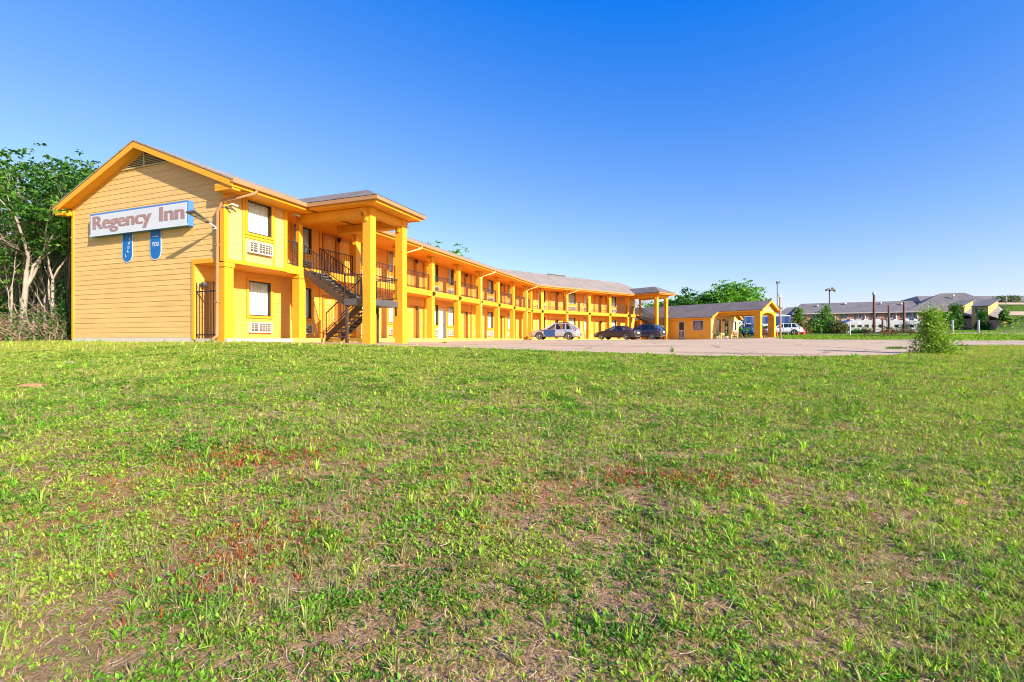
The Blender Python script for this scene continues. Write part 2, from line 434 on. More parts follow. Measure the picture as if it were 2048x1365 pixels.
def door_proto(mt):
    w, h = .86, 2.04; d = MB()
    d.box(L, -w/2, w/2, .03, .08, .01, h)
    for x0, x1 in ((-w/2+.1, -.05), (.05, w/2-.1)):
        for z0, z1 in ((.2, .75), (.88, 1.5), (1.62, 1.9)):
            d.box(L, x0, x1, .018, .032, z0, z1)
    f = MB()
    for x0, x1, z0, z1 in ((-w/2-.09, -w/2, 0, h+.09), (w/2, w/2+.09, 0, h+.09), (-w/2, w/2, h, h+.09)): f.box(L, x0, x1, -.05, .09, z0, z1)
    k = MB(); k.lathe([(.012, 0), (.014, .03), (.032, .035), (.036, .06), (.02, .075)], Matrix.Translation((w/2-.08, .03, 1.0)) @ Matrix.Rotation(R(90), 4, 'X'), 12)
    k.box(L, w/2-.11, w/2-.05, .022, .031, .92, 1.12)
    n = MB(); n.lathe([(.055, 0), (.06, .012), (.05, .02)], Matrix.Translation((0, .03, 1.82)) @ Matrix.Rotation(R(90), 4, 'X'), 12)
    return ('door', d.mesh('door', M[mt]), [('door_frame', f.mesh('door_frame', M['door_frame'] if mt == 'door' else M['white'])), ('handle', k.mesh('handle', M['galv'])), ('number_plate', n.mesh('number_plate', M['white']))])
DOOR = door_proto('door'); WDOOR = door_proto('white_door')

def lampmesh():
    b = MB(); b.box(L, -.05, .05, -.03, 0, -.09, .09); b.box(L, -.02, .02, -.12, -.03, .05, .08)
    b.lathe([(.015, .10), (.075, .04), (.06, -.10), (.03, -.14), (.01, -.16)], Matrix.Translation((0, -.12, 0)), 10)
    return b
LAMP = ('wall_lamp', lampmesh().mesh('wall_lamp', M['black']), [])

# -- siding walls
gab = MB()
roofz = lambda s_: ZE + KS*(OV + (s_ if s_ <= SR else 2*SR-s_)) - .09
def glim(z):
    a = max(0., (z - ZE + .09)/KS - OV); return (a, min(SW, 2*SR - a if a > 0 else SW)) if (2*SR-a) < SW else (a, SW)
siding(gab, lambda s_, z, d: FA(-d, -s_, z), .07, 7.3, glim, [(-.1, RW, -.1, 2.75)], .195)
mp(gab, 'wall', 'siding', 'end gable wall of pale yellow lap siding')
rear = MB()
rear.q(FA(0, -SW, 0), FA(tA(-SW), -SW, 0), FA(tA(-SW), -SW, 5.6), FA(0, -SW, 5.6))
rear.q(FB(uB(-SW), -SW, 0), FB(LB, -SW, 0), FB(LB, -SW, 5.6), FB(uB(-SW), -SW, 5.6))
rear.q(FB(LB, -SW, 0), FB(LB, -RW, 0), FB(LB, -RW, 6.2), FB(LB, -SR, 7.35), FB(LB, -SW, 5.6))
mp(rear, 'rear_wall', 'siding')
DA = [7.4, 14.6, 21.8, 29.0]; DB = [4.96, 12.2]
WA = sum([[c-2.35, c+2.35] for c in DA], []); WBl = sum([[c-2.35, c+2.35] for c in DB], [])
def holes_for(ds, ws, zf, wh):
    h = [(c+k*.55-.42, c+k*.55+.42, zf-.05, zf+2.04) for c in ds for k in (-1, 1)]
    return h + [(c-.54, c+.54, zf+.93, zf+.93+wh) for c in ws]
lo_h = holes_for(DA, WA, .03, 1.42) + [(2.2, 3.28, .96, 2.38), (.52, 1.36, -.1, 2.07), (17.62, 18.46, -.1, 2.07)]
w = MB(); siding(w, lambda t, z, d: FA(t, -RW+d, z), .03, ZB, lambda z: (0., tA(-RW)), lo_h); mp(w, 'wall', 'shade_tinted_wall', 'recessed ground floor wall of the near wing')
w = MB(); siding(w, lambda t, z, d: FA(t, -RW+d, z), ZF, ZS, lambda z: (2.7, tA(-RW)), holes_for(DA, WA, ZF, 1.22)); mp(w, 'wall', 'shade_tinted_wall', 'recessed upper wall of the near wing')
w = MB(); siding(w, lambda t, z, d: FB(t, -RW+d, z), .03, ZB, lambda z: (uB(-RW), LB), holes_for(DB, WBl, .03, 1.42)); mp(w, 'wall', 'shade_tinted_wall', 'recessed ground floor wall of the far wing')
w = MB(); siding(w, lambda t, z, d: FB(t, -RW+d, z), ZF, ZS, lambda z: (uB(-RW), LB), holes_for(DB, WBl, ZF, 1.22)); mp(w, 'wall', 'shade_tinted_wall', 'recessed upper wall of the far wing')
# projecting end room
w = MB(); siding(w, lambda t, z, d: FA(t, d, z), 2.86, ZS, lambda z: (0., 2.7), [(.88, 1.96, 3.93, 5.14)])
siding(w, lambda o, z, d: FA(2.7+d, -o, z), ZF, ZS, lambda z: (0., RW))
mp(w, 'wall', 'siding', 'projecting upper room wall with big curtained window')
w = MB(); w.box(FA, .0, LBEND-.2, -SW+.2, -RW-.27, .02, .03)
mp(w, 'floor', 'concrete')
# trims
def trim(*a):
    m_ = MB(); m_.box(*a); mp(m_, 'trim_board', 'gold')
trim(FA, -.035, 2.76, .0, .045, ZB, 2.86)                       # band under the room
trim(FA, -.05, .0, -.15, .05, ZB+.03, 5.6); trim(FA, 0, .12, .026, .05, 2.86, ZS)
trim(FA, -.045, .0, -SW, -SW+.13, .0, 5.45)
trim(FA, .70, .79, .026, .05, 2.86, ZS); trim(FA, 2.05, 2.14, .026, .05, 2.86, ZS); trim(FA, 2.6, 2.75, .026, .05, 2.86, ZS)
trim(FA, .79, 2.05, .026, .045, 3.74, 3.84)
trim(FA, -.05, .03, -RW-.13, -RW+.0, .0, 2.88); trim(FA, -.055, .0, -RW, -.36, ZB, 2.88)  # passage surround
for ds, F in ((DA, FA), (DB, FB)):
    for c in ds:
        for z0, z1 in ((.03, ZB), (ZF, ZS)):
            for k in (-1, 1): trim(F, c+k*1.2-.07, c+k*1.2+.07, -RW+.02, -RW+.06, z0, z1)
fd = MB(); fd.box(FA, -.03, 0, -SW, -RW-.13, -.5, .065); fd.box(FA, .0, .1, -SW, -SW-.02, -.5, .065); mp(fd, 'foundation', 'cream')
# windows, units, doors
for F, ds, ws in ((FA, DA, WA), (FB, DB, WBl)):
    for zf, wp in ((.03, W_LO), (ZF, W_UP)):
        for i, c in enumerate(ws):
            inst(wp if (i*7+int(zf)) % 5 != 1 else (W_GAP if zf > 1 else W_LO), motel, F.mat4(c, -RW+.02, zf+.93), 'window'); inst(AC, motel, F.mat4(c, -RW+.02, zf+.22), 'ac')
        for c in ds:
            for k in (-1, 1): inst(DOOR, motel, F.mat4(c+k*.55, -RW+.01, zf), 'door')
            inst(LAMP, motel, F.mat4(c, -RW+.03, zf+2.0), 'lamp')
inst(window_proto(1.08, 1.20), motel, FA.mat4(1.42, .02, 3.94), 'window'); inst(AC, motel, FA.mat4(1.42, .02, 3.2), 'ac')
inst(W_LO, motel, FA.mat4(2.74, -RW+.02, .96), 'window'); inst(AC, motel, FA.mat4(2.74, -RW+.02, .27), 'ac')
inst(DOOR, motel, FA.mat4(.94, -RW+.01, .03), 'door'); inst(WDOOR, motel, FA.mat4(18.04, -RW+.01, .03), 'door')['label'] = 'plain white ground floor door'
# walkway and balcony
s = MB(); g0 = -.35
s.q(FA(.0, .12, .03), FA(tA(.12), .12, .03), FA(tA(-RW), -RW, .03), FA(.0, -RW, .03))
s.q(FA(0, .12, g0), FA(tA(.12), .12, g0), FA(tA(.12), .12, .03), FA(0, .12, .03)); s.q(FA(0, -RW, g0), FA(0, .12, g0), FA(0, .12, .03), FA(0, -RW, .03))
s.q(FB(uB(.12), .12, .03), FB(18.6, .12, .03), FB(18.6, -RW, .03), FB(uB(-RW), -RW, .03))
s.q(FB(uB(.12), .12, g0), FB(18.6, .12, g0), FB(18.6, .12, .03), FB(uB(.12), .12, .03))
mp(s, 'walkway', 'concrete')
y = MB(); y.box(FA, 3.0, tA(.13), .125, .21, -.3, .05); y.box(FB, uB(.13), 18.6, .125, .21, -.3, .05)
mp(y, 'kerb', 'yellow_line')
b = MB()
def balc(F, a0, a1):  # a0(o), a1(o)
    for z, r in ((ZF, 0), (ZB, 1)):
        p = [F(a0(-.04), -.04, z), F(a1(-.04), -.04, z), F(a1(-RW), -RW, z), F(a0(-RW), -RW, z)]
        b.q(*(p[::-1] if r else p))
balc(FA, lambda o: 0.0, tA); balc(FB, uB, lambda o: 18.4)
mp(b, 'balcony_floor', 'orange')
fb = MB(); fb.box(FA, 2.76, tA(-.02), -.04, .0, ZB-.02, ZF+.01); fb.box(FB, uB(-.02), 18.4, -.04, .0, ZB-.02, ZF+.01)
fb.box(FB, 18.4, 18.44, -RW, 0, ZB-.02, ZF+.01)
mp(fb, 'balcony_edge', 'gold')
# soffit and fascia
s = MB()
s.q(FA(-.38, OV, ZS), FA(tA(OV), OV, ZS), FA(tA(-RW), -RW, ZS), FA(-.0, -RW, ZS), FA(0, 0, ZS), FA(-.38, 0, ZS))
s.q(FB(uB(OV), OV, ZS), FB(LB+.3, OV, ZS), FB(LB+.3, -RW, ZS), FB(uB(-RW), -RW, ZS))
for d in (1, -1):   # sloped rake soffits at the gable
    e0 = -OV if d == 1 else SB
    s.q(FA(-.38, -e0, ZE-.2), FA(-.38, -SR, ZR-.2), FA(.0, -SR, ZR-.2), FA(.0, -e0, ZE-.2))
s.q(FA(-.38, -SB, ZS), FA(0, -SB, ZS), FA(0, -SW, ZS), FA(-.38, -SW, ZS))
mp(s, 'soffit', 'orange')
f = MB()
f.box(FA, -.36, tA(OV), OV-.04, OV, ZS-.02, ZE-.03); f.box(FB, uB(OV), LB+.36, OV-.04, OV, ZS-.02, ZE-.03)
for e0 in (-OV-.03, SB+.03):
    p = []
    for tt in (-.42, -.38):
        for (s0, z0) in ((e0, ZE), (SR, ZR)):
            p.append((tt, s0, z0))
    a, b_, c, d = p
    f.box8([FA(a[0], -a[1], a[2]-.27), FA(b_[0], -b_[1], b_[2]-.27), FA(d[0], -d[1], d[2]-.27), FA(c[0], -c[1], c[2]-.27),
            FA(a[0], -a[1], a[2]-.04), FA(b_[0], -b_[1], b_[2]-.04), FA(d[0], -d[1], d[2]-.04), FA(c[0], -c[1], c[2]-.04)])
f.box(FA, -.37, -.03, .0, OV-.05, ZS-.1, ZE-.08); f.box(FA, -.37, -.03, -SB+.05, -SW-.0, ZS-.1, ZE-.08)
mp(f, 'fascia', 'fascia')
# louvred gable vent
v = MB(); zb = 6.62
zz = zb
while zz < 7.08:
    h0 = (7.16-zz)/KS
    v.box8([FA(-.05, -SR-h0, zz), FA(-.05, -SR+h0, zz), FA(-.03, -SR+h0, zz), FA(-.03, -SR-h0, zz),
            FA(-.032, -SR-h0+.1, zz+.035), FA(-.032, -SR+h0-.1, zz+.035), FA(-.026, -SR+h0-.1, zz+.035), FA(-.026, -SR-h0+.1, zz+.035)])
    zz += .066
v.box(FA, -.065, -.028, -SR-.03, -SR+.03, zb, 7.15)
v.bar(FA(-.05, -SR-1.34, zb-.02), FA(-.05, -SR+1.34, zb-.02), .03, .04)
ven = mp(v, 'gable_vent', 'louver')
bk = MB(); bk.q(FA(-.0255, -SR-1.3, zb), FA(-.0255, -SR+1.3, zb), FA(-.0255, -SR, 7.15)); bk.build('vent_backing', M['dark'], ven)
# roofs
r = MB()
def roofq(F, a, b_, s0, s1, z0, z1):
    dl = math.hypot(s1-s0, z1-z0)
    pts = [F(a(-s0), -s0, z0), F(b_(-s0), -s0, z0), F(b_(-s1), -s1, z1), F(a(-s1), -s1, z1)]
    uv = [(a(-s0), 0), (b_(-s0), 0), (b_(-s1), dl), (a(-s1), dl)]
    slab(r, pts, .05, uv)
roofq(FA, lambda o: -.44, tA, -OV-.03, SR, ZE+.02, ZR+.02); roofq(FA, lambda o: -.44, tA, SB+.03, SR, ZE+.02, ZR+.02)
roofq(FB, uB, lambda o: LB+.4, -OV-.03, SR, ZE+.02, ZR+.02); roofq(FB, uB, lambda o: LB+.4, SB+.03, SR, ZE+.02, ZR+.02)
rf = mp(r, 'roof', 'roof_tan')
rv = MB(); rv.box(FB, 6.2, 9.0, -SR-.12, -SR+.12, ZR+.0, ZR+.10); rv.build('ridge_vent', M['grille'], rf)
# gutters and downspouts
g = MB()
def gut(F, t0, t1, o=OV, z=ZE):
    g.box(F, t0, t1, o+.002, o+.12, z-.14, z-.125)
    g.box(F, t0, t1, o+.105, o+.125, z-.125, z+.005); g.box(F, t0, t0+.02, o+.002, o+.105, z-.125, z); g.box(F, t1-.02, t1, o+.002, o+.105, z-.125, z)
gut(FA, -.44, 2.95); gut(FA, 6.2, tA(OV+.06)); gut(FB, uB(OV+.06), 15.75)
mp(g, 'gutter', 'gutter')
d = MB()
d.tube([FA(.55, OV+.05, ZE-.12), FA(.5, OV+.04, ZE-.25), FA(-.06, .0, 4.85), FA(-.09, -.10, 4.62), FA(-.09, -.22, 4.5), FA(-.09, -.24, .5), FA(-.09, -.24, .12), FA(-.25, -.3, -.02)], .06, 10)
d.box(FA, -.16, -.02, -.32, -.16, 3.3, 3.34); d.box(FA, -.16, -.02, -.32, -.16, 1.3, 1.34)
mp(d, 'downspout', 'gutter')
for F, tt in ((FA, 10.9), (FA, 21.55), (FA, 32.25), (FB, 5.0)):
    d = MB(); d.tube([F(tt+.7, OV+.05, ZE-.13), F(tt+.66, OV+.02, ZE-.26), F(tt+.1, .12, 4.86), F(tt, .06, 4.7), F(tt, .06, .1)], .05, 8)
    mp(d, 'downspout', 'pale_gold')
# pillars
def pillar(F, tt, full=True, o=0., wd=.36, z0=-.3, z1=ZS, br=True, lamp=True):
    p = MB(); zt = z1 if full else ZB
    p.box(F, tt, tt+wd, o-wd, o, z0, zt-.16); p.box(F, tt-.03, tt+wd+.03, o-wd-.03, o+.03, zt-.16, zt)
    p.box(F, tt-.012, tt+wd+.012, o-wd-.012, o+.012, z0, 1.0)
    ob = mp(p, 'pillar', 'gold')
    if br and full:
        for k in (-1, 1):
            bq = MB(); n = 7; x0 = tt if k < 0 else tt+wd
            ring = [(0, -.55), (.06, -.55)] + [(.06+.34*(1-math.cos(a)), -.55+.40*math.sin(a)) for a in np.linspace(.2, math.pi/2, n)] + [(.44, -.16), (0, -.16)]
            for oo0, oo1 in ((o-wd/2-.05, o-wd/2+.05),):
                A_ = [F(x0+k*x, oo0, z1+z) for x, z in ring]; B_ = [F(x0+k*x, oo1, z1+z) for x, z in ring]
                bq.loft([A_, B_], smooth=False)
            bq.build('bracket', M['gold'], ob)
    if lamp and full:
        lm = MB(); lm.box(F, tt+wd*.5-.05, tt+wd*.5+.05, o+.0, o+.04, 2.72, 2.98); lm.box(F, tt+wd*.5-.07, tt+wd*.5+.07, o+.04, o+.14, 2.78, 2.94)
        lm.build('pillar_lamp', M['black'], ob)
    return ob
pillar(FA, 0.0, False); pillar(FA, 3.41, False)
post = MB(); post.box(FA, 3.46, 3.66, -.22, -.05, ZF, ZS); mp(post, 'upper_post', 'gold')
PA = [7.0, 10.6, 14.2, 17.8, 21.4, 25.0, 28.6, 32.1]
PB = [1.26, 4.86, 8.46, 12.06, 15.5]
for tt in PA: pillar(FA, tt, lamp=tt > 13)
for tt in PB: pillar(FB, tt)
pillar(FA, tA(0)-.25, br=False)
post = MB(); post.box(FB, 18.1, 18.3, -.25, -.05, -.1, ZS); mp(post, 'upper_post', 'gold')

# railings
def rail_mesh(mb, p, q, h=1.02, gap=.13, r=.012, bottom=.09):
    p = Vector(p); q = Vector(q); up = Vector((0, 0, 1)); n = max(2, int((q-p).xy.length/gap))
    mb.bar(p+up*h, q+up*h, .045, .03); mb.bar(p+up*bottom, q+up*bottom, .03, .025)
    for i in range(n+1):
        x = p.lerp(q, i/n); w = .035 if i in (0, n) else r*1.6
        mb.bar(x+up*(.0 if i in (0, n) else bottom), x+up*h, w)
def bay(F, a, b_, o=-.18, o2=None):
    m_ = MB(); rail_mesh(m_, F(a, o, ZF), F(b_, o if o2 is None else o2, ZF)); mp(m_, 'railing', 'black')
bay(FA, 2.78, 3.45, -.12); bay(FA, 4.8, 6.98)
for a, b_ in zip(PA, PA[1:]): bay(FA, a+.38, b_-.02)
bay(FA, PA[-1]+.38, tA(0)-.27); bay(FB, .15, PB[0]-.02)
for a, b_ in zip(PB, PB[1:]): bay(FB, a+.38, b_-.02)
bay(FB, PB[-1]+.38, 17.2)
m_ = MB(); rail_mesh(m_, FB(18.34, -RW, ZF), FB(18.34, -.2, ZF)); mp(m_, 'railing', 'black')

# stairs
def stairs(F, u0, u1, l0, l1, z_ld=1.64, o_ld=2.12, o_end=3.32):
    st = MB()
    ta, tb = min(u0, l0)-.02, max(u1, l1)+.02
    st = MB(); tt = u0   # stringers
    def stringer(tt, c): m_ = MB(); m_.box8(c); return m_
    up = lambda tt: [F(tt, .04, ZF-.36), F(tt+.05, .04, ZF-.36), F(tt+.05, o_ld, z_ld-.27), F(tt, o_ld, z_ld-.27),
                 F(tt, .04, ZF-.04), F(tt+.05, .04, ZF-.04), F(tt+.05, o_ld, z_ld+.06), F(tt, o_ld, z_ld+.06)]
    lo = lambda tt: [F(tt, .22, -.08), F(tt+.05, .22, -.08), F(tt+.05, o_ld, z_ld-.32), F(tt, o_ld, z_ld-.32),
                 F(tt, .22, .22), F(tt+.05, .22, .22), F(tt+.05, o_ld, z_ld+.0), F(tt, o_ld, z_ld+.0)]
    ob = mp(stringer(u0, up(u0)), 'staircase', 'brown_steel')
    stringer(0, up(u1-.05)).build('stringer', M['brown_steel'], ob)
    for tt in (l0, l1-.05): stringer(0, lo(tt)).build('stringer', M['brown_steel'], ob)
    for tt, oo in ((ta+.03, o_ld+.05), (tb-.13, o_ld+.05), (ta+.03, o_end-.15), (tb-.13, o_end-.15)):
        m_ = MB(); m_.box(F, tt, tt+.1, oo, oo+.1, -.25, z_ld-.26); m_.build('support_post', M['brown_steel'], ob)
    ld = MB(); ld.box(F, ta, tb, o_ld, o_end, z_ld-.255, z_ld); ld.build('landing', M['grey_steel'], ob)
    n = 8
    for i in range(n):
        tr = MB(); f_ = (i+.5)/n; o0 = .05+(o_ld-.05)*i/n; z = ZF-(ZF-z_ld)*(i+1)/(n+1)
        tr.box(F, u0+.051, u1-.051, o0, o0+.29, z-.06, z); tr.build('tread', M['tread'], ob)
    n = 9
    for i in range(n):
        tr = MB(); o0 = o_ld-.29-(o_ld-.5)*i/n; z = z_ld-(z_ld)*(i+1)/(n+1)
        tr.box(F, l0+.051, l1-.051, o0, o0+.29, z-.06, z); tr.build('tread', M['tread'], ob)
    def sl(p, q):
        rr = MB(); rail_mesh(rr, p, q, .95, .15, .012, .12); rr.build('handrail', M['black'], ob)
    for tt in (u0+.025, u1-.025): sl(F(tt, .04, ZF-.02), F(tt, o_ld, z_ld+.04))
    for tt in (l0+.025, l1-.025): sl(F(tt, o_ld, z_ld+.02), F(tt, .2, .2))
    sl(F(ta+.03, o_end-.03, z_ld), F(tb-.03, o_end-.03, z_ld)); sl(F(ta+.03, o_ld+.03, z_ld), F(ta+.03, o_end-.04, z_ld)); sl(F(tb-.03, o_ld+.03, z_ld), F(tb-.03, o_end-.04, z_ld))
stairs(FA, 3.64, 4.70, 4.74, 5.76)
stairs(FB, 17.25, 18.25, 16.2, 17.2)

# stair towers: posts, beams, hipped roof
def tower(F, t0, t1, o1, back, posts, zf=0):
    for tt in posts: pillar(F, tt, o=3.55, lamp=False, br=True, wd=.36)
    c = MB(); a, b_ = posts[0], posts[1]+.36
    c.box(F, a-.02, a+.34, .0, 3.15, 4.86, ZS-.01); c.box(F, b_-.34, b_+.02, .0, 3.15, 4.86, ZS-.01); c.box(F, a+.38, b_-.38, 3.21, 3.53, 4.90, ZS-.01)
    mp(c, 'roof_beam', 'gold')
    sf = MB(); sf.q(F(t0+.03, back if back > 0 else OV+.01, ZS+.012), F(t1-.03, back if back > 0 else OV+.01, ZS+.012), F(t1-.03, o1-.03, ZS+.012), F(t0+.03, o1-.03, ZS+.012))
    mp(sf, 'soffit', 'orange')
    fs = MB(); zt = ZE-.02
    ofs = OV+.13
    fs.box(F, t0, t0+.04, ofs, o1, ZS-.02, zt); fs.box(F, t1-.04, t1, ofs, o1, ZS-.02, zt); fs.box(F, t0+.04, t1-.04, o1-.04, o1, ZS-.02, zt)
    mp(fs, 'fascia', 'fascia')
    gg = MB()
    gg.box(F, t0-.12, t1+.12, o1+.002, o1+.12, zt-.12, zt+.02); gg.box(F, t0-.12, t0-.002, ofs, o1+.0, zt-.12, zt+.02); gg.box(F, t1+.002, t1+.12, ofs, o1, zt-.12, zt+.02)
    mp(gg, 'gutter', 'gutter')
    rr = MB(); tm = (t0+t1)/2; hw = (t1-t0)/2; k = .52; zr = ZE+.02+hw*k; oa = o1-hw; ob_ = -(zr-ZE)/KS+OV-.15 
    zt = ZE+.03
    if True:
        rr.q(F(t0-.1, OV+.05, zt), F(tm, ob_, zr), F(tm, oa, zr), F(t0-.1, o1+.1, zt), uv=[(OV, 0), (ob_, 2), (oa, 2), (o1, 0)])
        rr.q(F(t1+.1, o1+.1, zt), F(tm, oa, zr), F(tm, ob_, zr), F(t1+.1, OV+.05, zt), uv=[(o1, 0), (oa, 2), (ob_, 2), (OV, 0)])
    rr.q(F(t0-.1, o1+.1, zt), F(tm, oa, zr), F(t1+.1, o1+.1, zt), uv=[(0, 0), (hw, 2), (2*hw, 0)])
    mp(rr, 'stair_roof', 'roof_brown')
tower(FA, 2.95, 6.2, 4.2, 1.0, (3.45, 5.66))
tower(FB, 15.75, 19.0, 4.2, 1.0, (16.25, 18.2))
cl = MB(); cl.lathe([(.12, 0), (.12, .03), (.08, .06)], Matrix.Translation(FA(4.65, 1.9, ZS-.04)), 14); mp(cl, 'ceiling_light', 'white')

# things fixed to the motel
# gable sign
sg = thing('lightbox_sign', 'long white lightbox sign with blue ends reading Regency Inn in faded letters', 'sign', tuple(FA(-.03, -4.3, 4.1)))
S0, S1, Z0, Z1, D0, D1 = 1.51, 7.13, 4.08, 4.98, -.245, -.03
c = MB(); c.box(FA, D0, D1, -S1, -S0, Z0, Z1); c.build('cabinet', M['sign_blue'], sg)
fc = MB(); fc.box(FA, D0-.012, D0-.002, -S1+.05, -S0-.05, Z0+.06, Z1-.07); fc.build('sign_face', M['sign_white'], sg)
tr = MB(); tr.box(FA, D0-.02, D0-.001, -S1+.0, -S0, Z0, Z0+.055); tr.build('lower_trim', M['banner_white'], sg)
def text(body, size, mt, name, parent, place, offset=.0, sx=1., width=None, height=None, center=True, extrude=.0015):
    cu = bpy.data.curves.new(name, 'FONT'); cu.body = body; cu.size = size; cu.offset = offset; cu.extrude = extrude
    cu.resolution_u = 4
    if center: cu.align_x = 'CENTER'
    to = bpy.data.objects.new(name, cu); COL.objects.link(to)
    dg = bpy.context.evaluated_depsgraph_get(); dg.update()
    me = bpy.data.meshes.new_from_object(to.evaluated_get(dg)); bpy.data.objects.remove(to); bpy.data.curves.remove(cu)
    n = len(me.vertices); co = np.empty(n*3); me.vertices.foreach_get('co', co); co = co.reshape(-1, 3)
    lo, hi = co.min(0), co.max(0)
    if width: co[:, 0] = (co[:, 0]-(lo[0]+hi[0])/2)*width/(hi[0]-lo[0])
    if height: co[:, 1] = (co[:, 1]-lo[1])*height/(hi[1]-lo[1])
    Mi = (WM[parent.name].inverted() if parent else Matrix())
    out = [Mi @ place(*p) for p in co]
    me.vertices.foreach_set('co', np.array([tuple(p) for p in out]).ravel()); me.materials.clear(); me.materials.append(M[mt]); me.update()
    o = bpy.data.objects.new(name, me); COL.objects.link(o); o.parent = parent
    if parent: WM[o.name] = WM[parent.name]
    return o
# heavy condensed letters, reading left to right along decreasing s
def heavy(body, s_left, s_right, z0, h, parent):
    sc_, width = (s_left+s_right)/2, s_left-s_right-.12
    for j, dx in enumerate((-.052, -.04, -.026, -.013, 0, .013, .026, .04, .052)):
        text(body, 1., 'letter', 'lettering', parent, lambda x, y, z: FA(D0-.016-.0006*j-z, -(sc_-x-dx), z0+y), offset=.004, width=width, height=h)
heavy('Regency', 6.95, 3.40, 4.18, .68, sg); heavy('Inn', 3.02, 1.64, 4.34, .52, sg)
# banners
for (s0, s1, zb_, lab) in ((4.88, 5.51, 2.98, 'blue rounded banner with a slanting column of white letters on the gable'),
                           (3.24, 3.88, 2.99, 'blue rounded banner reading YOU on the gable below the sign')):
    bn = thing('banner', lab, 'banner', tuple(FA(-.03, -(s0+s1)/2, zb_)), group='blue banners under the gable sign')
    def shape(g, d0, d1):
        rr = (s1-s0)/2-g; cx = (s0+s1)/2; cz = zb_+(s1-s0)/2
        pts = [(cx-rr, 4.3)] + [(cx+rr*math.cos(a), cz+rr*math.sin(a)) for a in np.linspace(math.pi, 2*math.pi, 17)] + [(cx+rr, 4.3)]
        m_ = MB(); m_.loft([[FA(d, -s_, z) for s_, z in pts] for d in (d0, d1)], smooth=False); return m_
    shape(0, -.034, -.026).build('border', M['banner_white'], bn); shape(.035, -.039, -.0345).build('panel', M['banner'], bn)
    cx = (s0+s1)/2
    if s0 > 4.5:
        for i, ch in enumerate('CKDAL'):
            dx = (-.16, -.13, -.08, -.03, .08)[i]; zc = 3.83-.155*i
            text(ch, .15, 'banner_white', 'lettering', bn, lambda x, y, z, dx=dx, zc=zc: FA(-.042-z, -(cx+dx-x), zc+y), offset=.004, extrude=.001)
    else:
        text('YOU', .2, 'banner_white', 'lettering', bn, lambda x, y, z: FA(-.042-z, -(cx-x), 3.50+y), offset=.003, width=.40, height=.17, extrude=.001)
        w2 = MB(); w2.box(FA, -.043, -.0395, -cx-.2, -cx+.2, 3.86, 3.89); w2.build('white_smear', M['banner_white'], bn)
# flood light
fl = thing('flood_light', 'flat grey street style floodlight on a white arm beside the gable downspout', 'light', tuple(FA(-.1, -.25, 3.95)))
def flp(x, y, z):  # x out from wall, y sideways, z up along the tilted head
    c_, s_ = math.cos(R(20)), math.sin(R(20)); return FA(-.12-(x*c_-z*s_), -.26-y, 3.93+x*s_+z*c_)
a = MB(); a.tube([flp(0, 0, 0), flp(.38, 0, 0)], .028, 8); a.box(flp, -.06, .02, -.06, .06, -.08, .08); a.build('arm', M['white'], fl)
h = MB(); h.box8([flp(.30, -.07, -.03), flp(.98, -.22, -.03), flp(.98, .22, -.03), flp(.30, .07, -.03), flp(.30, -.06, .03), flp(.98, -.19, .035), flp(.98, .19, .035), flp(.30, .06, .03)])
h.build('lamp_head', M['grey_steel'], fl)
h = MB()
for k in range(3): h.box(flp, .42+.17*k, .55+.17*k, -.1, .1, -.036, -.0305)
h.build('lens', M['clear_lens'], fl)
# cameras
for i, (F, tt, oo, zz, mt, lab) in enumerate(((FA, .12, .06, 4.75, 'white', 'white security camera on the front corner of the projecting room'),
                                 (FA, -.05, -.02, 4.62, 'grey_steel', 'grey security camera beside the bend of the gable downspout'),
                                 (FA, 3.0, .05, 5.08, 'white', 'white dome camera under the eave near the stair post'))):
    cm = thing('security_camera', lab, 'camera', tuple(F(tt, oo, zz)), group='security cameras on the motel')
    b_ = MB(); b_.bar(F(tt, oo, zz), F(tt+.05, oo+.14, zz+.02), .04); b_.build('bracket', M[mt], cm)
    b_ = MB(); b_.tube([F(tt+.02, oo+.1, zz+.03), F(tt+.2, oo+.22, zz-.03)], [.035, .04], 10); b_.build('body', M[mt], cm)
    b_ = MB(); b_.tube([F(tt+.2, oo+.22, zz-.03), F(tt+.21, oo+.227, zz-.034)], .04, 10); b_.build('lens', M['dark'], cm)
# gate
gt = thing('iron_gate', 'tall black barred iron gate closing the ground floor passage beside the gable', 'gate', tuple(FA(.02, -.9, .0)))
g = MB()
for i in range(8):
    s_ = .42+i*.145; g.bar(FA(.03, -s_, .02), FA(.03, -s_, 2.0+(.06 if i % 2 else 0)), .022)
g.build('bars', M['black'], gt)
for z_ in (1.72, .16): g = MB(); g.bar(FA(.03, -.38, z_), FA(.03, -1.46, z_), .045); g.build('cross_rail', M['black'], gt)
wl = thing('wall_light', 'small round wall light inside the gated passage', 'light', tuple(FA(.2, -RW+.03, 2.0)))
b_ = MB(); b_.lathe([(.07, 0), (.07, .03), (.03, .05), (.03, .12), (.08, .13), (.09, .2), (.05, .26)], Matrix.Translation(FA(.2, -RW+.03, 2.0)) @ Matrix.Rotation(-AA, 4, 'Z') @ Matrix.Rotation(R(90), 4, 'Y'), 12); b_.build('fitting', M['grey_steel'], wl)
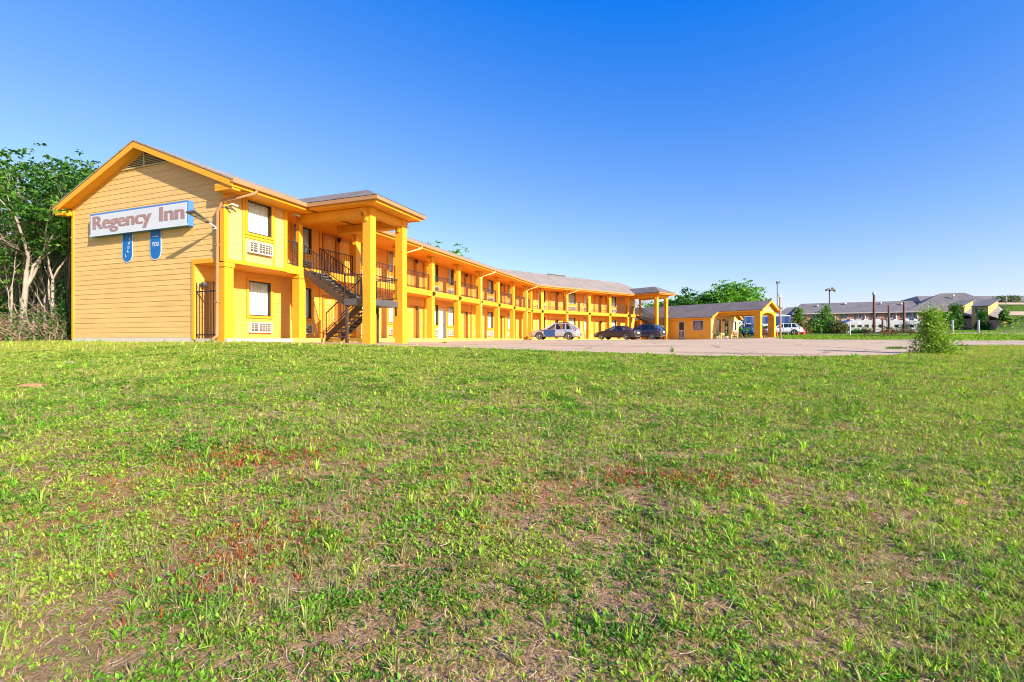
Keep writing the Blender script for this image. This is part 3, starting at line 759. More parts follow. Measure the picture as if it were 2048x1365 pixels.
# ------------------------------------------------------------------ office with drive-through porch
HO = 4.25; KO = .475; ZO = .08
FO = Frame((27.9, 52.7, 0), AB)
office = thing('office_building', 'low golden motel office with brown shingle roof and arched drive-through porch', 'office', tuple(FO(0, -6, ZO)))
def op(mb, name, mt, label=None): return mb.build(name, M[mt], office, label=label)
def side4(o, t, z):  # a wall facing -t: local x along n, y along t
    p = FO(t, o, z); return Matrix(((FO.n.x, FO.t.x, 0, p.x), (FO.n.y, FO.t.y, 0, p.y), (0, 0, 1, p.z), (0, 0, 0, 1)))
OB, OE = -17.0, -4.8
w = MB(); siding(w, lambda o, z, d: FO(-3.3-d, o, z), -.2, HO-KO*3.45, lambda z: (OB, OE), [(-8.85, -7.95, -.3, ZO+2.06), (-6.9, -5.7, ZO+1.0, ZO+2.05), (-11.0, -10.2, -.3, ZO+2.06)], .2, .012)
op(w, 'wall', 'office_shade_wall', 'long shaded side wall')
w = MB(); lim = lambda z: (-min(3.3, (HO-.12-z)/KO), min(3.3, (HO-.12-z)/KO))
siding(w, lambda t, z, d: FO(t, OE+d, z), -.2, HO-.2, lim, [(-.15, .75, -.3, ZO+2.1), (-2.1, -1.15, ZO+.75, ZO+2.2), (1.85, 2.6, ZO+.95, ZO+2.05)], .2, .012)
w.q(FO(3.3, OB, -.2), FO(3.3, OE, -.2), FO(3.3, OE, 2.6), FO(3.3, OB, 2.6)); w.q(FO(-3.3, OB, -.2), FO(3.3, OB, -.2), FO(3.3, OB, 2.6), FO(0, OB, HO-.1), FO(-3.3, OB, 2.6))
op(w, 'wall', 'siding', 'gable end wall with entrance')
r = MB()
def oroof(hs, o0, o1, dz=0):
    for k in (-1, 1):
        pts = [FO(k*hs, o0, HO-KO*hs+dz), FO(k*hs, o1, HO-KO*hs+dz), FO(0, o1, HO+dz), FO(0, o0, HO+dz)]
        ln = hs*math.hypot(1, KO)
        if k == 1: pts = pts[::-1]; uv = [(o0, ln), (o1, ln), (o1, 0), (o0, 0)]
        else: uv = [(o0, 0), (o1, 0), (o1, ln), (o0, ln)]
        slab(r, pts, .06, uv)
oroof(3.65, OB-.3, OE+.35); oroof(2.3, OE+.352, .35)
rfo = op(r, 'roof', 'roof_brown')
for hs, oo, h0 in ((3.66, OE+.35, 2.3), (2.31, .35, 0.)):
    for k in (-1, 1):
        z = lambda t: HO-KO*abs(t)
        a, b_ = k*hs, k*h0; f = MB()
        f.box8([FO(a, oo, z(a)-.24), FO(b_, oo, z(b_)-.24), FO(b_, oo+.04, z(b_)-.24), FO(a, oo+.04, z(a)-.24), FO(a, oo, z(a)-.02), FO(b_, oo, z(b_)-.02), FO(b_, oo+.04, z(b_)-.02), FO(a, oo+.04, z(a)-.02)]); op(f, 'barge_board', 'gold')
f = MB()
for k in (-1, 1):
    f.box(FO, k*3.63-.02, k*3.63+.02, OB-.3, OE+.34, HO-KO*3.65-.2, HO-KO*3.65-.06)
    f.box(FO, k*2.28-.02, k*2.28+.02, OE+.36, .34, HO-KO*2.3-.2, HO-KO*2.3-.06)
    for hs, h0, oa, ob_ in ((3.6, 3.3, OB, OE+.34), (3.6, 2.3, OE+.03, OE+.34), (2.26, 0, OE+.36, .34)):
        z = lambda t: HO-KO*abs(t)-.08
        f.q(FO(k*hs, oa, z(hs)), FO(k*hs, ob_, z(hs)), FO(k*h0, ob_, z(h0)), FO(k*h0, oa, z(h0)))
op(f, 'soffit', 'orange')
# porch front: posts, arch, gable
p = MB()
for t0, t1 in ((-1.95, -1.5), (1.5, 1.95)): p.box(FO, t0, t1, -.65, 0, -.15, 2.55); p.box(FO, t0-.04, t1+.04, -.69, .04, -.15, .35)
n = 13; arc = [(-1.5*math.cos(a), 2.38+.5*math.sin(a)) for a in np.linspace(0, math.pi, n)]
for (xa, za), (xb, zb2) in zip(arc, arc[1:]):
    for oo in (-.002, -.648): p.q(FO(xa, oo, za), FO(xb, oo, zb2), FO(xb, oo, 3.0), FO(xa, oo, 3.0))
    p.q(FO(xa, -.002, za), FO(xb, -.002, zb2), FO(xb, -.648, zb2), FO(xa, -.648, za))
for t0, t1 in ((-1.95, -1.5), (1.5, 1.95)): p.box(FO, t0, t1, -.65, 0, 2.551, 3.0)
for t0, t1 in ((-1.92, -1.55), (1.55, 1.92)): p.box(FO, t0, t1, OE+.03, -.66, 2.68, 3.05)
op(p, 'porch_arch', 'gold')
g = MB(); siding(g, lambda t, z, d: FO(t, -.05+d, z), 3.001, HO-.14, lambda z: (-min(2.0, (HO-.12-z)/KO), min(2.0, (HO-.12-z)/KO)), [], .2, .012)
op(g, 'porch_gable', 'siding')
g = MB(); g.bar(FO(0, .01, 3.75), FO(.05, .03, 3.35), .05); op(g, 'gable_ornament', 'galv')
c = MB(); c.box(FO, -3.3, 3.3, OE+.02, -.7, -.2, ZO); c.box(FO, -2.2, 2.2, -.7, .3, -.2, ZO-.005); op(c, 'porch_floor', 'concrete')
inst(window_proto(.93, 1.42), office, FO.mat4(-1.62, OE+.01, ZO+.76), 'w'); inst(window_proto(.72, 1.08, 'white'), office, FO.mat4(2.22, OE+.01, ZO+.96), 'w')
def glassdoor():
    d = MB(); w_, h = .9, 2.08
    for x0, x1, z0, z1 in ((-w_/2, -w_/2+.09, 0, h), (w_/2-.09, w_/2, 0, h), (-w_/2+.09, w_/2-.09, 0, .3), (-w_/2+.09, w_/2-.09, h-.1, h)): d.box(L, x0, x1, .0, .05, z0, z1)
    g_ = MB(); g_.q(L(-w_/2+.09, .02, .3), L(w_/2-.09, .02, .3), L(w_/2-.09, .02, h-.1), L(-w_/2+.09, .02, h-.1))
    bk_ = MB(); bk_.box(L, -w_/2, w_/2, .3, .31, 0, h)
    nt = MB(); nt.box(L, -.22, .2, .012, .018, 1.0, 1.42); nt.box(L, -.2, .16, .012, .018, .62, .9)
    return ('door', d.mesh('door', M['sash']), [('pane', g_.mesh('pane', M['glass'])), ('backing', bk_.mesh('backing', M['dark'])), ('notice', nt.mesh('notice', M['white']))])
inst(glassdoor(), office, FO.mat4(.3, OE+.01, ZO), 'd')
def screendoor():
    d = MB(); w_, h = .86, 2.04
    for x0, x1, z0, z1 in ((-w_/2, -w_/2+.12, 0, h), (w_/2-.12, w_/2, 0, h), (-w_/2+.12, w_/2-.12, 0, .14), (-w_/2+.12, w_/2-.12, h-.12, h), (-w_/2+.12, w_/2-.12, .86, 1.0)): d.box(L, x0, x1, -.03, .02, z0, z1)
    for x in (-.18, 0, .18): d.box(L, x-.03, x+.03, -.025, .015, .14, .86)
    bk_ = MB(); bk_.box(L, -w_/2, w_/2, .06, .07, 0, h)
    return ('screen_door', d.mesh('screen_door', M['cream']), [('backing', bk_.mesh('backing', M['sash']))])
SD = screendoor()
inst(SD, office, side4(-8.4, -3.31, ZO), 'd'); inst(SD, office, side4(-10.6, -3.31, ZO), 'd')
inst(window_proto(1.16, 1.0, 'cream', .5), office, side4(-6.3, -3.31, ZO+1.02), 'w')
b_ = MB(); b_.box(FO, -3.55, -3.32, -10.95, -10.25, ZO+.92, ZO+1.15); op(b_, 'air_conditioner', 'cream')
b_ = MB(); b_.lathe([(.05, 0), (.09, .06), (.12, .16), (.05, .2)], Matrix.Translation(FO(-2.05, -2.6, 2.92)), 10); op(b_, 'porch_lamp', 'white')
inst(LAMP, office, FO.mat4(-.6, OE+.03, ZO+2.15), 'lamp')
# porch furniture
def slatbench(name, label, loc, rz, L_=1.3, back=True):
    t = thing(name, label, name, loc, rz); s_ = MB()
    for k in range(4): s_.box(L, -L_/2, L_/2, -.22+.12*k, -.13+.12*k, .42, .45)
    s_.build('seat', M['twig'], t, local=True)
    if back:
        s_ = MB()
        for k in range(3): s_.box(L, -L_/2, L_/2, .25, .28, .52+.13*k, .61+.13*k)
        s_.build('backrest', M['twig'], t, local=True)
    for x in (-L_/2+.08, L_/2-.08):
        for y_ in (-.18, .26):
            s_ = MB(); s_.box(L, x-.03, x+.03, y_-.03, y_+.03, 0, .419 if y_ < 0 else .88); s_.build('leg', M['twig'], t, local=True)
    return t
zz = ZO
slatbench('bench', 'brown slatted wooden bench at the right of the office entrance', tuple(FO(2.35, OE+.45, zz)), -AB+R(90)-R(0), 1.2)
slatbench('chair', 'small wooden chair under the office entrance window', tuple(FO(-1.7, OE+.5, zz)), -AB+R(90), .5)
def leaves_obj(pts, size, cols, name='foliage', mt='leaf', parent=None, seed=0, asp=.5, up=.3, fold=True):
    """many small leaf faces, one mesh; pts (n,3) local or world"""
    rg = np.random.default_rng(seed); n = len(pts)
    d = rg.normal(size=(n, 3)); d[:, 2] *= .7; d /= np.linalg.norm(d, axis=1)[:, None]
    nn = rg.normal(size=(n, 3)); nn[:, 2] += up*3; s_ = np.cross(d, nn); s_ /= np.linalg.norm(s_, axis=1)[:, None]+1e-9
    sz = size*(.6+.8*rg.random(n))[:, None]
    nrm = np.cross(s_, d)
    p0 = pts-d*sz*.5; p1 = pts+s_*sz*asp*.5+nrm*sz*.08; p2 = pts+d*sz*.5; p3 = pts-s_*sz*asp*.5+nrm*sz*.08
    V = np.stack([p0, p1, p2, p3], 1).reshape(-1, 3)
    return np_mesh(name, V, np.arange(n*4).reshape(-1, 4), np.repeat(cols, 4, 0), mt, parent)
def np_mesh(name, V, F, C, mt, parent=None, counts=None):
    me = bpy.data.meshes.new(name); nv = len(V)
    if parent is not None:
        Mi = np.array(WM[parent.name].inverted()); V = V @ Mi[:3, :3].T + Mi[:3, 3]
    me.vertices.add(nv); me.vertices.foreach_set('co', np.ascontiguousarray(V, np.float32).ravel())
    F = np.ascontiguousarray(F, np.int32)
    if counts is None: nf, k = F.shape; starts = np.arange(nf)*k
    else: nf = len(counts); starts = np.concatenate([[0], np.cumsum(counts)[:-1]])
    me.loops.add(F.size); me.loops.foreach_set('vertex_index', F.ravel())
    me.polygons.add(nf); me.polygons.foreach_set('loop_start', starts.astype(np.int32))
    a = me.attributes.new('tint', 'FLOAT_COLOR', 'POINT')
    a.data.foreach_set('color', np.concatenate([C, np.ones((nv, 1))], 1).astype(np.float32).ravel())
    me.update(calc_edges=True); me.materials.append(M[mt])
    o = bpy.data.objects.new(name, me); COL.objects.link(o)
    if parent is not None: o.parent = parent; WM[o.name] = WM[parent.name]
    else: WM[o.name] = Matrix()
    return o
def tints(n, base, seed=0, var=.25, alt=None, altp=.3):
    rg = np.random.default_rng(seed); c = np.tile(np.array(base), (n, 1))
    if alt is not None:
        m_ = rg.random(n) < altp; c[m_] = np.array(alt)
    return np.clip(c*(1+var*rg.normal(size=(n, 1)))*(1+.08*rg.normal(size=(n, 3))), .004, .9)
def potted(label, loc, h, rad, pot, n=160, seed=0, palm=False, col=(.06, .22, .02)):
    t = thing('potted_plant', label, 'plant', loc); x0, y0, z0 = loc
    m_ = MB(); m_.lathe([(.10, 0), (.16, .28), (.175, .3), (.15, .3), (.14, .26)], Matrix.Translation(loc), 14); m_.build('pot', M[pot], t)
    rg = np.random.default_rng(seed)
    if palm:
        P = []
        for k in range(14):
            a = rg.random()*6.28; l = rad*(.8+.4*rg.random())
            for q_ in np.linspace(.1, 1, 12): P.append((x0+math.cos(a)*l*q_, y0+math.sin(a)*l*q_, z0+.3+h*(q_*1.6-.9*q_*q_)))
        P = np.array(P)
    else:
        P = rg.normal(size=(n, 3))*np.array((rad*.5, rad*.5, h*.27))+np.array((x0, y0, z0+.3+h*.5))
    leaves_obj(P, .2, tints(len(P), col, seed, .3), 'foliage', 'leaf', t, seed, .5)
    return t
potted('leafy green potted palm beside the right corner of the office front', tuple(FO(3.7, OE+.7, gz(*FO(3.7, OE+.7, 0).xy))), 1.1, .7, 'terracotta', seed=3, palm=True, col=(.10, .32, .02))
potted('pale potted plant left of the office door', tuple(FO(-2.7, OE+.4, zz)), .35, .3, 'cream', 90, 4, col=(.16, .22, .08))
potted('small white potted plant directly beside the dark office door', tuple(FO(-.5, OE+.4, zz)), .25, .2, 'white', 70, 5, col=(.14, .20, .05))
potted('flowering potted plant between the two porch arch posts', tuple(FO(.95, -.9, zz)), .8, .35, 'terracotta', 160, 6, col=(.30, .10, .12))
def cone(label, x, y_):
    t = thing('traffic_cone', label, 'cone', (x, y_, gz(x, y_)+.12 if y_ < 53 and x < 28.2 else gz(x, y_)), group='traffic cones by the porch')
    m_ = MB(); m_.lathe([(.14, .03), (.05, .62), (.04, .72), (.02, .73)], None, 14); m_.build('body', M['cone'], t, local=True)
    m_ = MB(); m_.lathe([(.104, .26), (.079, .42)], None, 14, False); m_.build('reflective_band', M['white'], t, local=True)
    m_ = MB(); m_.box(L, -.2, .2, -.2, .2, 0, .03); m_.build('base', M['cone'], t, local=True)
cone('orange traffic cone between the office wall and the porch arch', *FO(3.35, -2.6, 0).xy); cone('orange traffic cone right of the porch arch near the utility pole', *FO(2.45, -.1, 0).xy)

# ------------------------------------------------------------------ cars (x forward, y left, z up)
def car(name, label, paintm, kind, loc, rz, blue_door=False, rim=True):
    t = thing(name, label, 'car', loc, rz)
    W = .87; zt, wr, xs = {'wagon': (1.53, .335, (.08, -1.50, 1.02, -2.22)), 'sedan': (1.43, .315, (.12, -.90, 1.0, -1.72)), 'suv': (1.67, .355, (.15, -1.45, 1.1, -2.22))}[kind]
    up = .12 if kind == 'suv' else 0; bz = .93+up
    tail = {'wagon': [(-1.9, .24, .95, .95, .87), (-2.22, .30, .94, .95, .84), (-2.34, .42, .82, .83, .78)],
            'sedan': [(-1.6, .24, .96, .99, .87), (-2.15, .28, .95, 1.0, .84), (-2.30, .40, .84, .88, .77)],
            'suv': [(-1.9, .26, .95, .95, .88), (-2.2, .32, .94, .95, .86), (-2.33, .45, .84, .85, .80)]}[kind]
    st = [(2.33, .36, .58, .60, .66), (2.22, .25, .68, .72, .80), (1.65, .22, .81, .88, .865), (1.0, .22, .91, .97, W), (0, .21, .93, .94, W), (-1.0, .22, .945, .945, W)] + tail
    rings = []
    for x, zb_, zs, zc, w_ in st:
        zb_ += up*.5; zs += up; zc += up; h = zs-zb_
        half = [(w_*.86, zb_), (w_*.985, zb_+.16*h), (w_, zb_+.55*h), (w_*.985, zb_+.82*h), (w_*.93, zs), (w_*.55, zc)]
        rings.append([(x, y_, z) for y_, z in half] + [(x, -y_, z) for y_, z in reversed(half)])
    b_ = MB(); b_.loft(rings); body = b_.build('body', M[paintm], t, local=True)
    rf, rb, bf, bb = xs; wb, wt = .80, .62
    base = [(bf, -.70, bz-.01), (bf-.25, -wb, bz), (bb+.25, -wb, bz), (bb, -.68, bz), (bb, .68, bz), (bb+.25, wb, bz), (bf-.25, wb, bz), (bf, .70, bz-.01)]
    top = [(rf, -.52, zt-.05), (rf-.1, -wt, zt-.05), (rb+.1, -wt, zt-.06), (rb, -.54, zt-.06), (rb, .54, zt-.06), (rb+.1, wt, zt-.06), (rf-.1, wt, zt-.05), (rf, .52, zt-.05)]
    g_ = MB()
    for k in range(8): g_.q(base[k], base[(k+1) % 8], top[(k+1) % 8], top[k])
    g_.build('windows', M['carglass'], t, local=True)
    r_ = MB()
    def sc(pts, k, dz): 
        cx = (rf+rb)/2; return [(cx+(x-cx)*(1+k*.4), y_*(1+k), z+dz) for x, y_, z in pts]
    r_.loft([sc(top, .03, -.012), sc(top, .02, .025), sc(top, -.12, .05)], smooth=False); r_.build('roof', M[paintm], t, local=True)
    pl = MB()
    for k in (0, 3, 4, 7): pl.bar(base[k], Vector(top[k]), .07, .06)
    for s_ in (-1, 1):
        for xx, w2 in (((-.12), .09), (-1.05, .08)) + (((-1.72, .10),) if kind != 'sedan' else ()):
            xt = max(min(xx, rf-.1), rb+.06); pl.bar((xx, s_*(wb+.004), bz), (xt if kind != 'sedan' or xx > -1 else rb+.1, s_*(wt+.004), zt-.05), w2, .025)
        pl.bar((bf-.25, s_*wb, bz), (rf-.1, s_*wt, zt-.05), .06); pl.bar((bb+.25, s_*wb, bz), (rb+.1, s_*wt, zt-.05), .08)
    pl.build('window_pillars', M[paintm], t, local=True)
    se = MB()
    for s_ in (-.38, .38):
        for xx in (-.25, -1.15): se.box(L, xx-.12, xx+.02, s_-.22, s_+.22, .5, bz+.18+up); se.box(L, xx-.1, xx, s_-.12, s_+.12, bz+.18+up, bz+.34+up*.5)
    se.build('seats', M['bumper'], t, local=True)
    for s_ in (-1, 1):
        for xx in (1.36, -1.34):
            a_ = MB(); R_ = wr+.06; ring = [(xx+R_*math.cos(q_), wr+R_*math.sin(q_)) for q_ in np.linspace(R(-15), R(195), 20)]
            a_.loft([[(x, s_*(W-.25), z) for x, z in ring], [(x, s_*(W+.006), z) for x, z in ring]], smooth=False); a_.build('wheel_arch', M['bumper'], body, local=True)
            Mx = Matrix.Translation((xx, s_*(W-.19), wr)) @ Matrix.Rotation(R(-90*s_), 4, 'X')
            w_ = MB(); w_.lathe([(wr*.62, 0), (wr-.03, 0), (wr, .03), (wr, .17), (wr-.03, .205), (wr*.70, .21), (wr*.68, .15)], Mx, 24)
            wo = w_.build('wheel', M['rubber'], t, local=True)
            q_ = MB(); q_.lathe([(wr*.69, .12), (wr*.69, .205), (wr*.62, .205), (wr*.60, .16)], Mx, 24, False); q_.lathe([(.07, .13), (.07, .2), (.03, .21)], Mx, 12)
            for k in range(5):
                a0 = k*2*math.pi/5+.3
                q_.box8([Mx @ Vector((math.cos(a0+da)*rr, math.sin(a0+da)*rr, zz_)) for zz_ in (.15, .19) for rr, da in ((.05, -.5), (wr*.64, -.16), (wr*.64, .16), (.05, .5))])
            q_.build('rim', M['rim' if rim else 'cream'], wo, local=True)
            hb = MB(); hb.lathe([(wr*.6, .10), (.02, .11)], Mx, 20); hb.build('brake_disc', M['grille'], wo, local=True)
        hl = MB(); hl.box8([(2.02, s_*.86, .56+up), (2.30, s_*.60, .54+up), (2.34, s_*.58, .54+up), (2.05, s_*.872, .56+up), (2.0, s_*.84, .70+up), (2.22, s_*.60, .67+up), (2.26, s_*.58, .67+up), (2.0, s_*.855, .70+up)]); hl.build('headlight', M['clear_lens'], t, local=True)
        x1 = st[-1][0]; zl = (.68, .98) if kind != 'sedan' else (.72, .92)
        tl = MB(); tl.box8([(x1+.42, s_*.862, zl[0]+up+.1), (x1+.02, s_*.74, zl[0]+up), (x1-.005, s_*.74, zl[0]+up), (x1+.42, s_*.885, zl[0]+up+.1), (x1+.36, s_*.81, zl[1]+up-.03), (x1+.09, s_*.68, zl[1]+up-.08), (x1+.05, s_*.70, zl[1]+up-.08), (x1+.36, s_*.85, zl[1]+up-.03)]); tl.build('tail_light', M['red_lens'], t, local=True)
        mi = MB(); mi.box(L, .72, .86, s_*.97-.09, s_*.97+.09, bz+.02, bz+.15); mi.build('mirror', M[paintm], t, local=True)
        for xx in (-.02, -.98): 
            h_ = MB(); h_.box(L, xx-.17, xx-.0, s_*(W+.004)-.015, s_*(W+.004)+.015, bz-.15, bz-.115); h_.build('door_handle', M['bumper'], t, local=True)
        dl = MB()
        for xx in (.93, -.10, -1.06): dl.box(L, xx-.006, xx+.006, s_*(W-.02), s_*(W+.002), .33+up, bz-.04)
        dl.box(L, -1.0, 1.0, s_*(W-.06), s_*(W-.002), .22+up*.5, .28+up*.5); dl.build('door_seams', M['bumper'], t, local=True)
    bp = MB(); x1 = st[-1][0]
    bp.loft([[(x1+.35, s_*.0+.87*k, z) for k, z in ((-1, .34+up), (1, .34+up), (1, .56+up), (-1, .56+up))], [(x1-.0, .78*k, z) for k, z in ((-1, .36+up), (1, .36+up), (1, .58+up), (-1, .58+up))], [(x1-.05, .66*k, z) for k, z in ((-1, .38+up), (1, .38+up), (1, .56+up), (-1, .56+up))]], smooth=False)
    bp.build('rear_bumper', M[paintm], t, local=True)
    np_ = MB(); np_.box(L, x1-.025, x1-.005, -.26, .26, .63+up, .77+up); np_.build('number_plate', M['plate'], t, local=True)
    if kind != 'sedan':
        rl = MB()
        for s_ in (-.56, .56): rl.bar((rf-.3, s_, zt+.045), (rb+.2, s_, zt+.04), .035, .05)
        rl.build('roof_rails', M['bumper'], t, local=True)
    if blue_door:
        d_ = MB(); d_.loft([[(x, y_, z) for x, z in ((-.09, .34), (.80, .34), (.92, .55), (.92, .80), (.86, .905), (-.09, .915))] for y_ in (W-.06, W+.007)], smooth=False)
        d_.build('front_door', M['p_blue'], t, local=True, label='dark blue replacement front door')
    return t
def heading(dx, dy): return math.atan2(dy, dx)
zc = lambda x, y_: gz(x, y_)+.012
car('station_wagon', 'silver station wagon with one dark blue front door parked facing the near wing', 'p_silver', 'wagon', (4.05, 45.2, zc(4.05, 45.2)), heading(-.965, .26), True)
car('sedan', 'dark charcoal sedan parked nose in before the far wing', 'p_dark', 'sedan', (10.9, 50.2, zc(10.9, 50.2)), heading(-.80, .60), rim=False)
car('suv', 'metallic navy blue sport utility car parked beside the far stair tower', 'p_navy', 'suv', (14.3, 52.9, zc(14.3, 52.9)), heading(-.80, .60))
car('suv', 'royal blue sport utility car half hidden under the navy carport', 'p_royal', 'suv', (33.6, 68.0, gz(33.6, 68)), heading(-.6, -.8))
car('hatchback', 'white hatchback car showing just right of the porch arch', 'p_white', 'wagon', (36.0, 64.5, gz(36.0, 64.5)), heading(-.9, .45))

# ------------------------------------------------------------------ carport
cp = thing('carport', 'pale roofed carport with a navy blue canvas valance behind the porch', 'carport', (35.4, 70, gz(35.4, 70)))
def W3(x, y_, z): return Vector((x, y_, z))
c = MB(); c.box8([W3(32.6, 68, 3.2), W3(38.6, 67, 3.2), W3(38.6, 72, 3.8), W3(32.6, 73, 3.8), W3(32.6, 68, 3.3), W3(38.6, 67, 3.3), W3(38.6, 72, 3.9), W3(32.6, 73, 3.9)]); c.build('roof', M['pale_roof'], cp)
c = MB(); n = 24
for k in range(n):
    a, b_ = k/n, (k+1)/n; ya = 67.95-a+.05*math.sin(k*1.3); yb = 67.95-b_+.05*math.sin((k+1)*1.3)
    c.q(W3(32.6+6*a, ya, 2.2+.06*math.sin(k)), W3(32.6+6*b_, yb, 2.2+.06*math.sin(k+1)), W3(32.6+6*b_, yb, 3.19), W3(32.6+6*a, ya, 3.19))
c.build('valance', M['navy_canvas'], cp)
for x, y_ in ((32.7, 68.2), (38.4, 67.3), (38.4, 71.8), (32.7, 72.8)):
    c = MB(); c.bar((x, y_, gz(x, y_)-.1), (x, y_, 3.2), .12); c.build('post', M['galv'], cp)

# ------------------------------------------------------------------ brick hotel far right
d1 = Vector((19.4, -9.2, 0)).normalized(); angH = math.atan2(d1.x, d1.y)
FH = Frame((64.6, 111., 0), angH)
hotel = thing('brick_hotel', 'long red brick hotel with dark grey roof and ochre stucco corner blocks', 'hotel', tuple(FH(15, 0, 1.5)))
def hp(mb, name, mt): return mb.build(name, M[mt], hotel)
LH = 31.0; zh = 5.85
w = MB(); w.q(FH(0, 0, -1), FH(LH, 0, -1), FH(LH, 0, zh), FH(0, 0, zh), uv=[(0, -1), (LH, -1), (LH, zh), (0, zh)]); w.q(FH(0, -11, -1), FH(0, 0, -1), FH(0, 0, zh), FH(0, -11, zh), uv=[(0, -1), (11, -1), (11, zh), (0, zh)])
hp(w, 'wall', 'brick')
r = MB()
def hroof(F, t0, t1, hd, ze, zr, e=.45, hip0=0, hip1=0):
    ln = math.hypot(hd, zr-ze)
    slab(r, [F(t0-e, e, ze), F(t1+e, e, ze), F(t1-hip1, -hd, zr), F(t0+hip0, -hd, zr)], .12, [(t0, 0), (t1, 0), (t1-hip1, ln), (t0+hip0, ln)])
    slab(r, [F(t1+e, -2*hd-e, ze), F(t0-e, -2*hd-e, ze), F(t0+hip0, -hd, zr), F(t1-hip1, -hd, zr)], .12, [(t0, 0), (t1, 0), (t1-hip1, ln), (t0+hip0, ln)])
    if hip0: slab(r, [F(t0-e, -2*hd-e, ze), F(t0-e, e, ze), F(t0+hip0, -hd, zr)], .12, [(0, 0), (2*hd, 0), (hd, ln)])
    if hip1: slab(r, [F(t1+e, e, ze), F(t1+e, -2*hd-e, ze), F(t1-hip1, -hd, zr)], .12, [(0, 0), (2*hd, 0), (hd, ln)])
hroof(FH, 0, 23, 5.5, zh, 8.45, .45, 2.0, 0); hroof(FH, 20.5, LH+6, 6.2, zh-.1, 9.9, .4, 7.5, 5.0)
rfh = hp(r, 'roof', 'roof_grey')
for tt, s_ in ((5, .6), (10.5, .75), (17, .7), (20.5, .6), (29.5, .75)):
    v_ = MB(); p_ = FH(tt, -5.5*s_, zh+(8.45-zh)*s_+.02 if tt < 24 else 8.9); v_.lathe([(.12, -.4), (.12, .2), (.25, .22), (.25, .42), (.08, .52)], Matrix.Translation(p_), 10); v_.build('roof_vent', M['white'], rfh)
f = MB(); f.box(FH, -.4, LH+.3, .45, .52, zh-.2, zh-.01); hp(f, 'fascia', 'cream')
def hwin():
    f_ = MB(); w_, h = 1.05, 1.05
    f_.box(L, -w_/2, w_/2, -.03, .05, -.05, 0); f_.box(L, -w_/2, w_/2, -.03, .05, h, h+.05); f_.box(L, -.03, .03, -.02, .05, 0, h)
    for x in (-w_/2, w_/2-.05): f_.box(L, x, x+.05, -.03, .05, 0, h)
    f_.box(L, -.5, .5, -.12, .0, -.62, -.22)
    s_ = MB()
    for x in (-w_/2-.02, w_/2-.15): s_.box(L, x, x+.17, -.06, -.031, 0, h)
    g_ = MB(); g_.q(L(-.5, .02, 0), L(.5, .02, 0), L(.5, .02, h), L(-.5, .02, h))
    k_ = MB(); k_.box(L, -.5, .5, .04, .049, 0, h)
    return ('window', f_.mesh('window', M['white']), [('shutter', s_.mesh('shutter', M['teal'])), ('pane', g_.mesh('pane', M['glass'])), ('backing', k_.mesh('backing', M['dark']))])
HW = hwin()
def on_line(px):  # parameter along the facade seen under the ray x/y = r
    r_ = (px-1024)/968; return (r_*FH.o.y-FH.o.x)/(FH.t.x-r_*FH.t.y)
for px in (1632, 1688, 1717, 1749, 1779, 1811, 1824, 1893): inst(HW, hotel, FH.mat4(on_line(px), .06, 4.65), 'w')
for px in (1670, 1730, 1792, 1835):
    d_ = MB(); t_ = on_line(px); d_.bar(FH(t_, .06, 0), FH(t_, .06, zh-.1), .14); hp(d_, 'downspout', 'white')
# ochre end wing at the left
w = MB(); FW = Frame((61.0, 112.8, 0), angH)
for a, b_ in (((0, 0), (4.6, 0)), ((0, -9), (0, 0)), ((4.6, 0), (4.6, -1.5))):
    w.q(FW(*a, -1), FW(*b_, -1), FW(*b_, 5.0), FW(*a, 5.0))
hp(w, 'end_wing', 'stucco'); r = MB(); hroof(FW, 0, 6.5, 4.5, 5.0, 7.6, .5, 3.0, 0); hp(r, 'end_wing_roof', 'roof_grey')
inst(HW, hotel, FW.mat4(1.6, .03, 3.9), 'w')
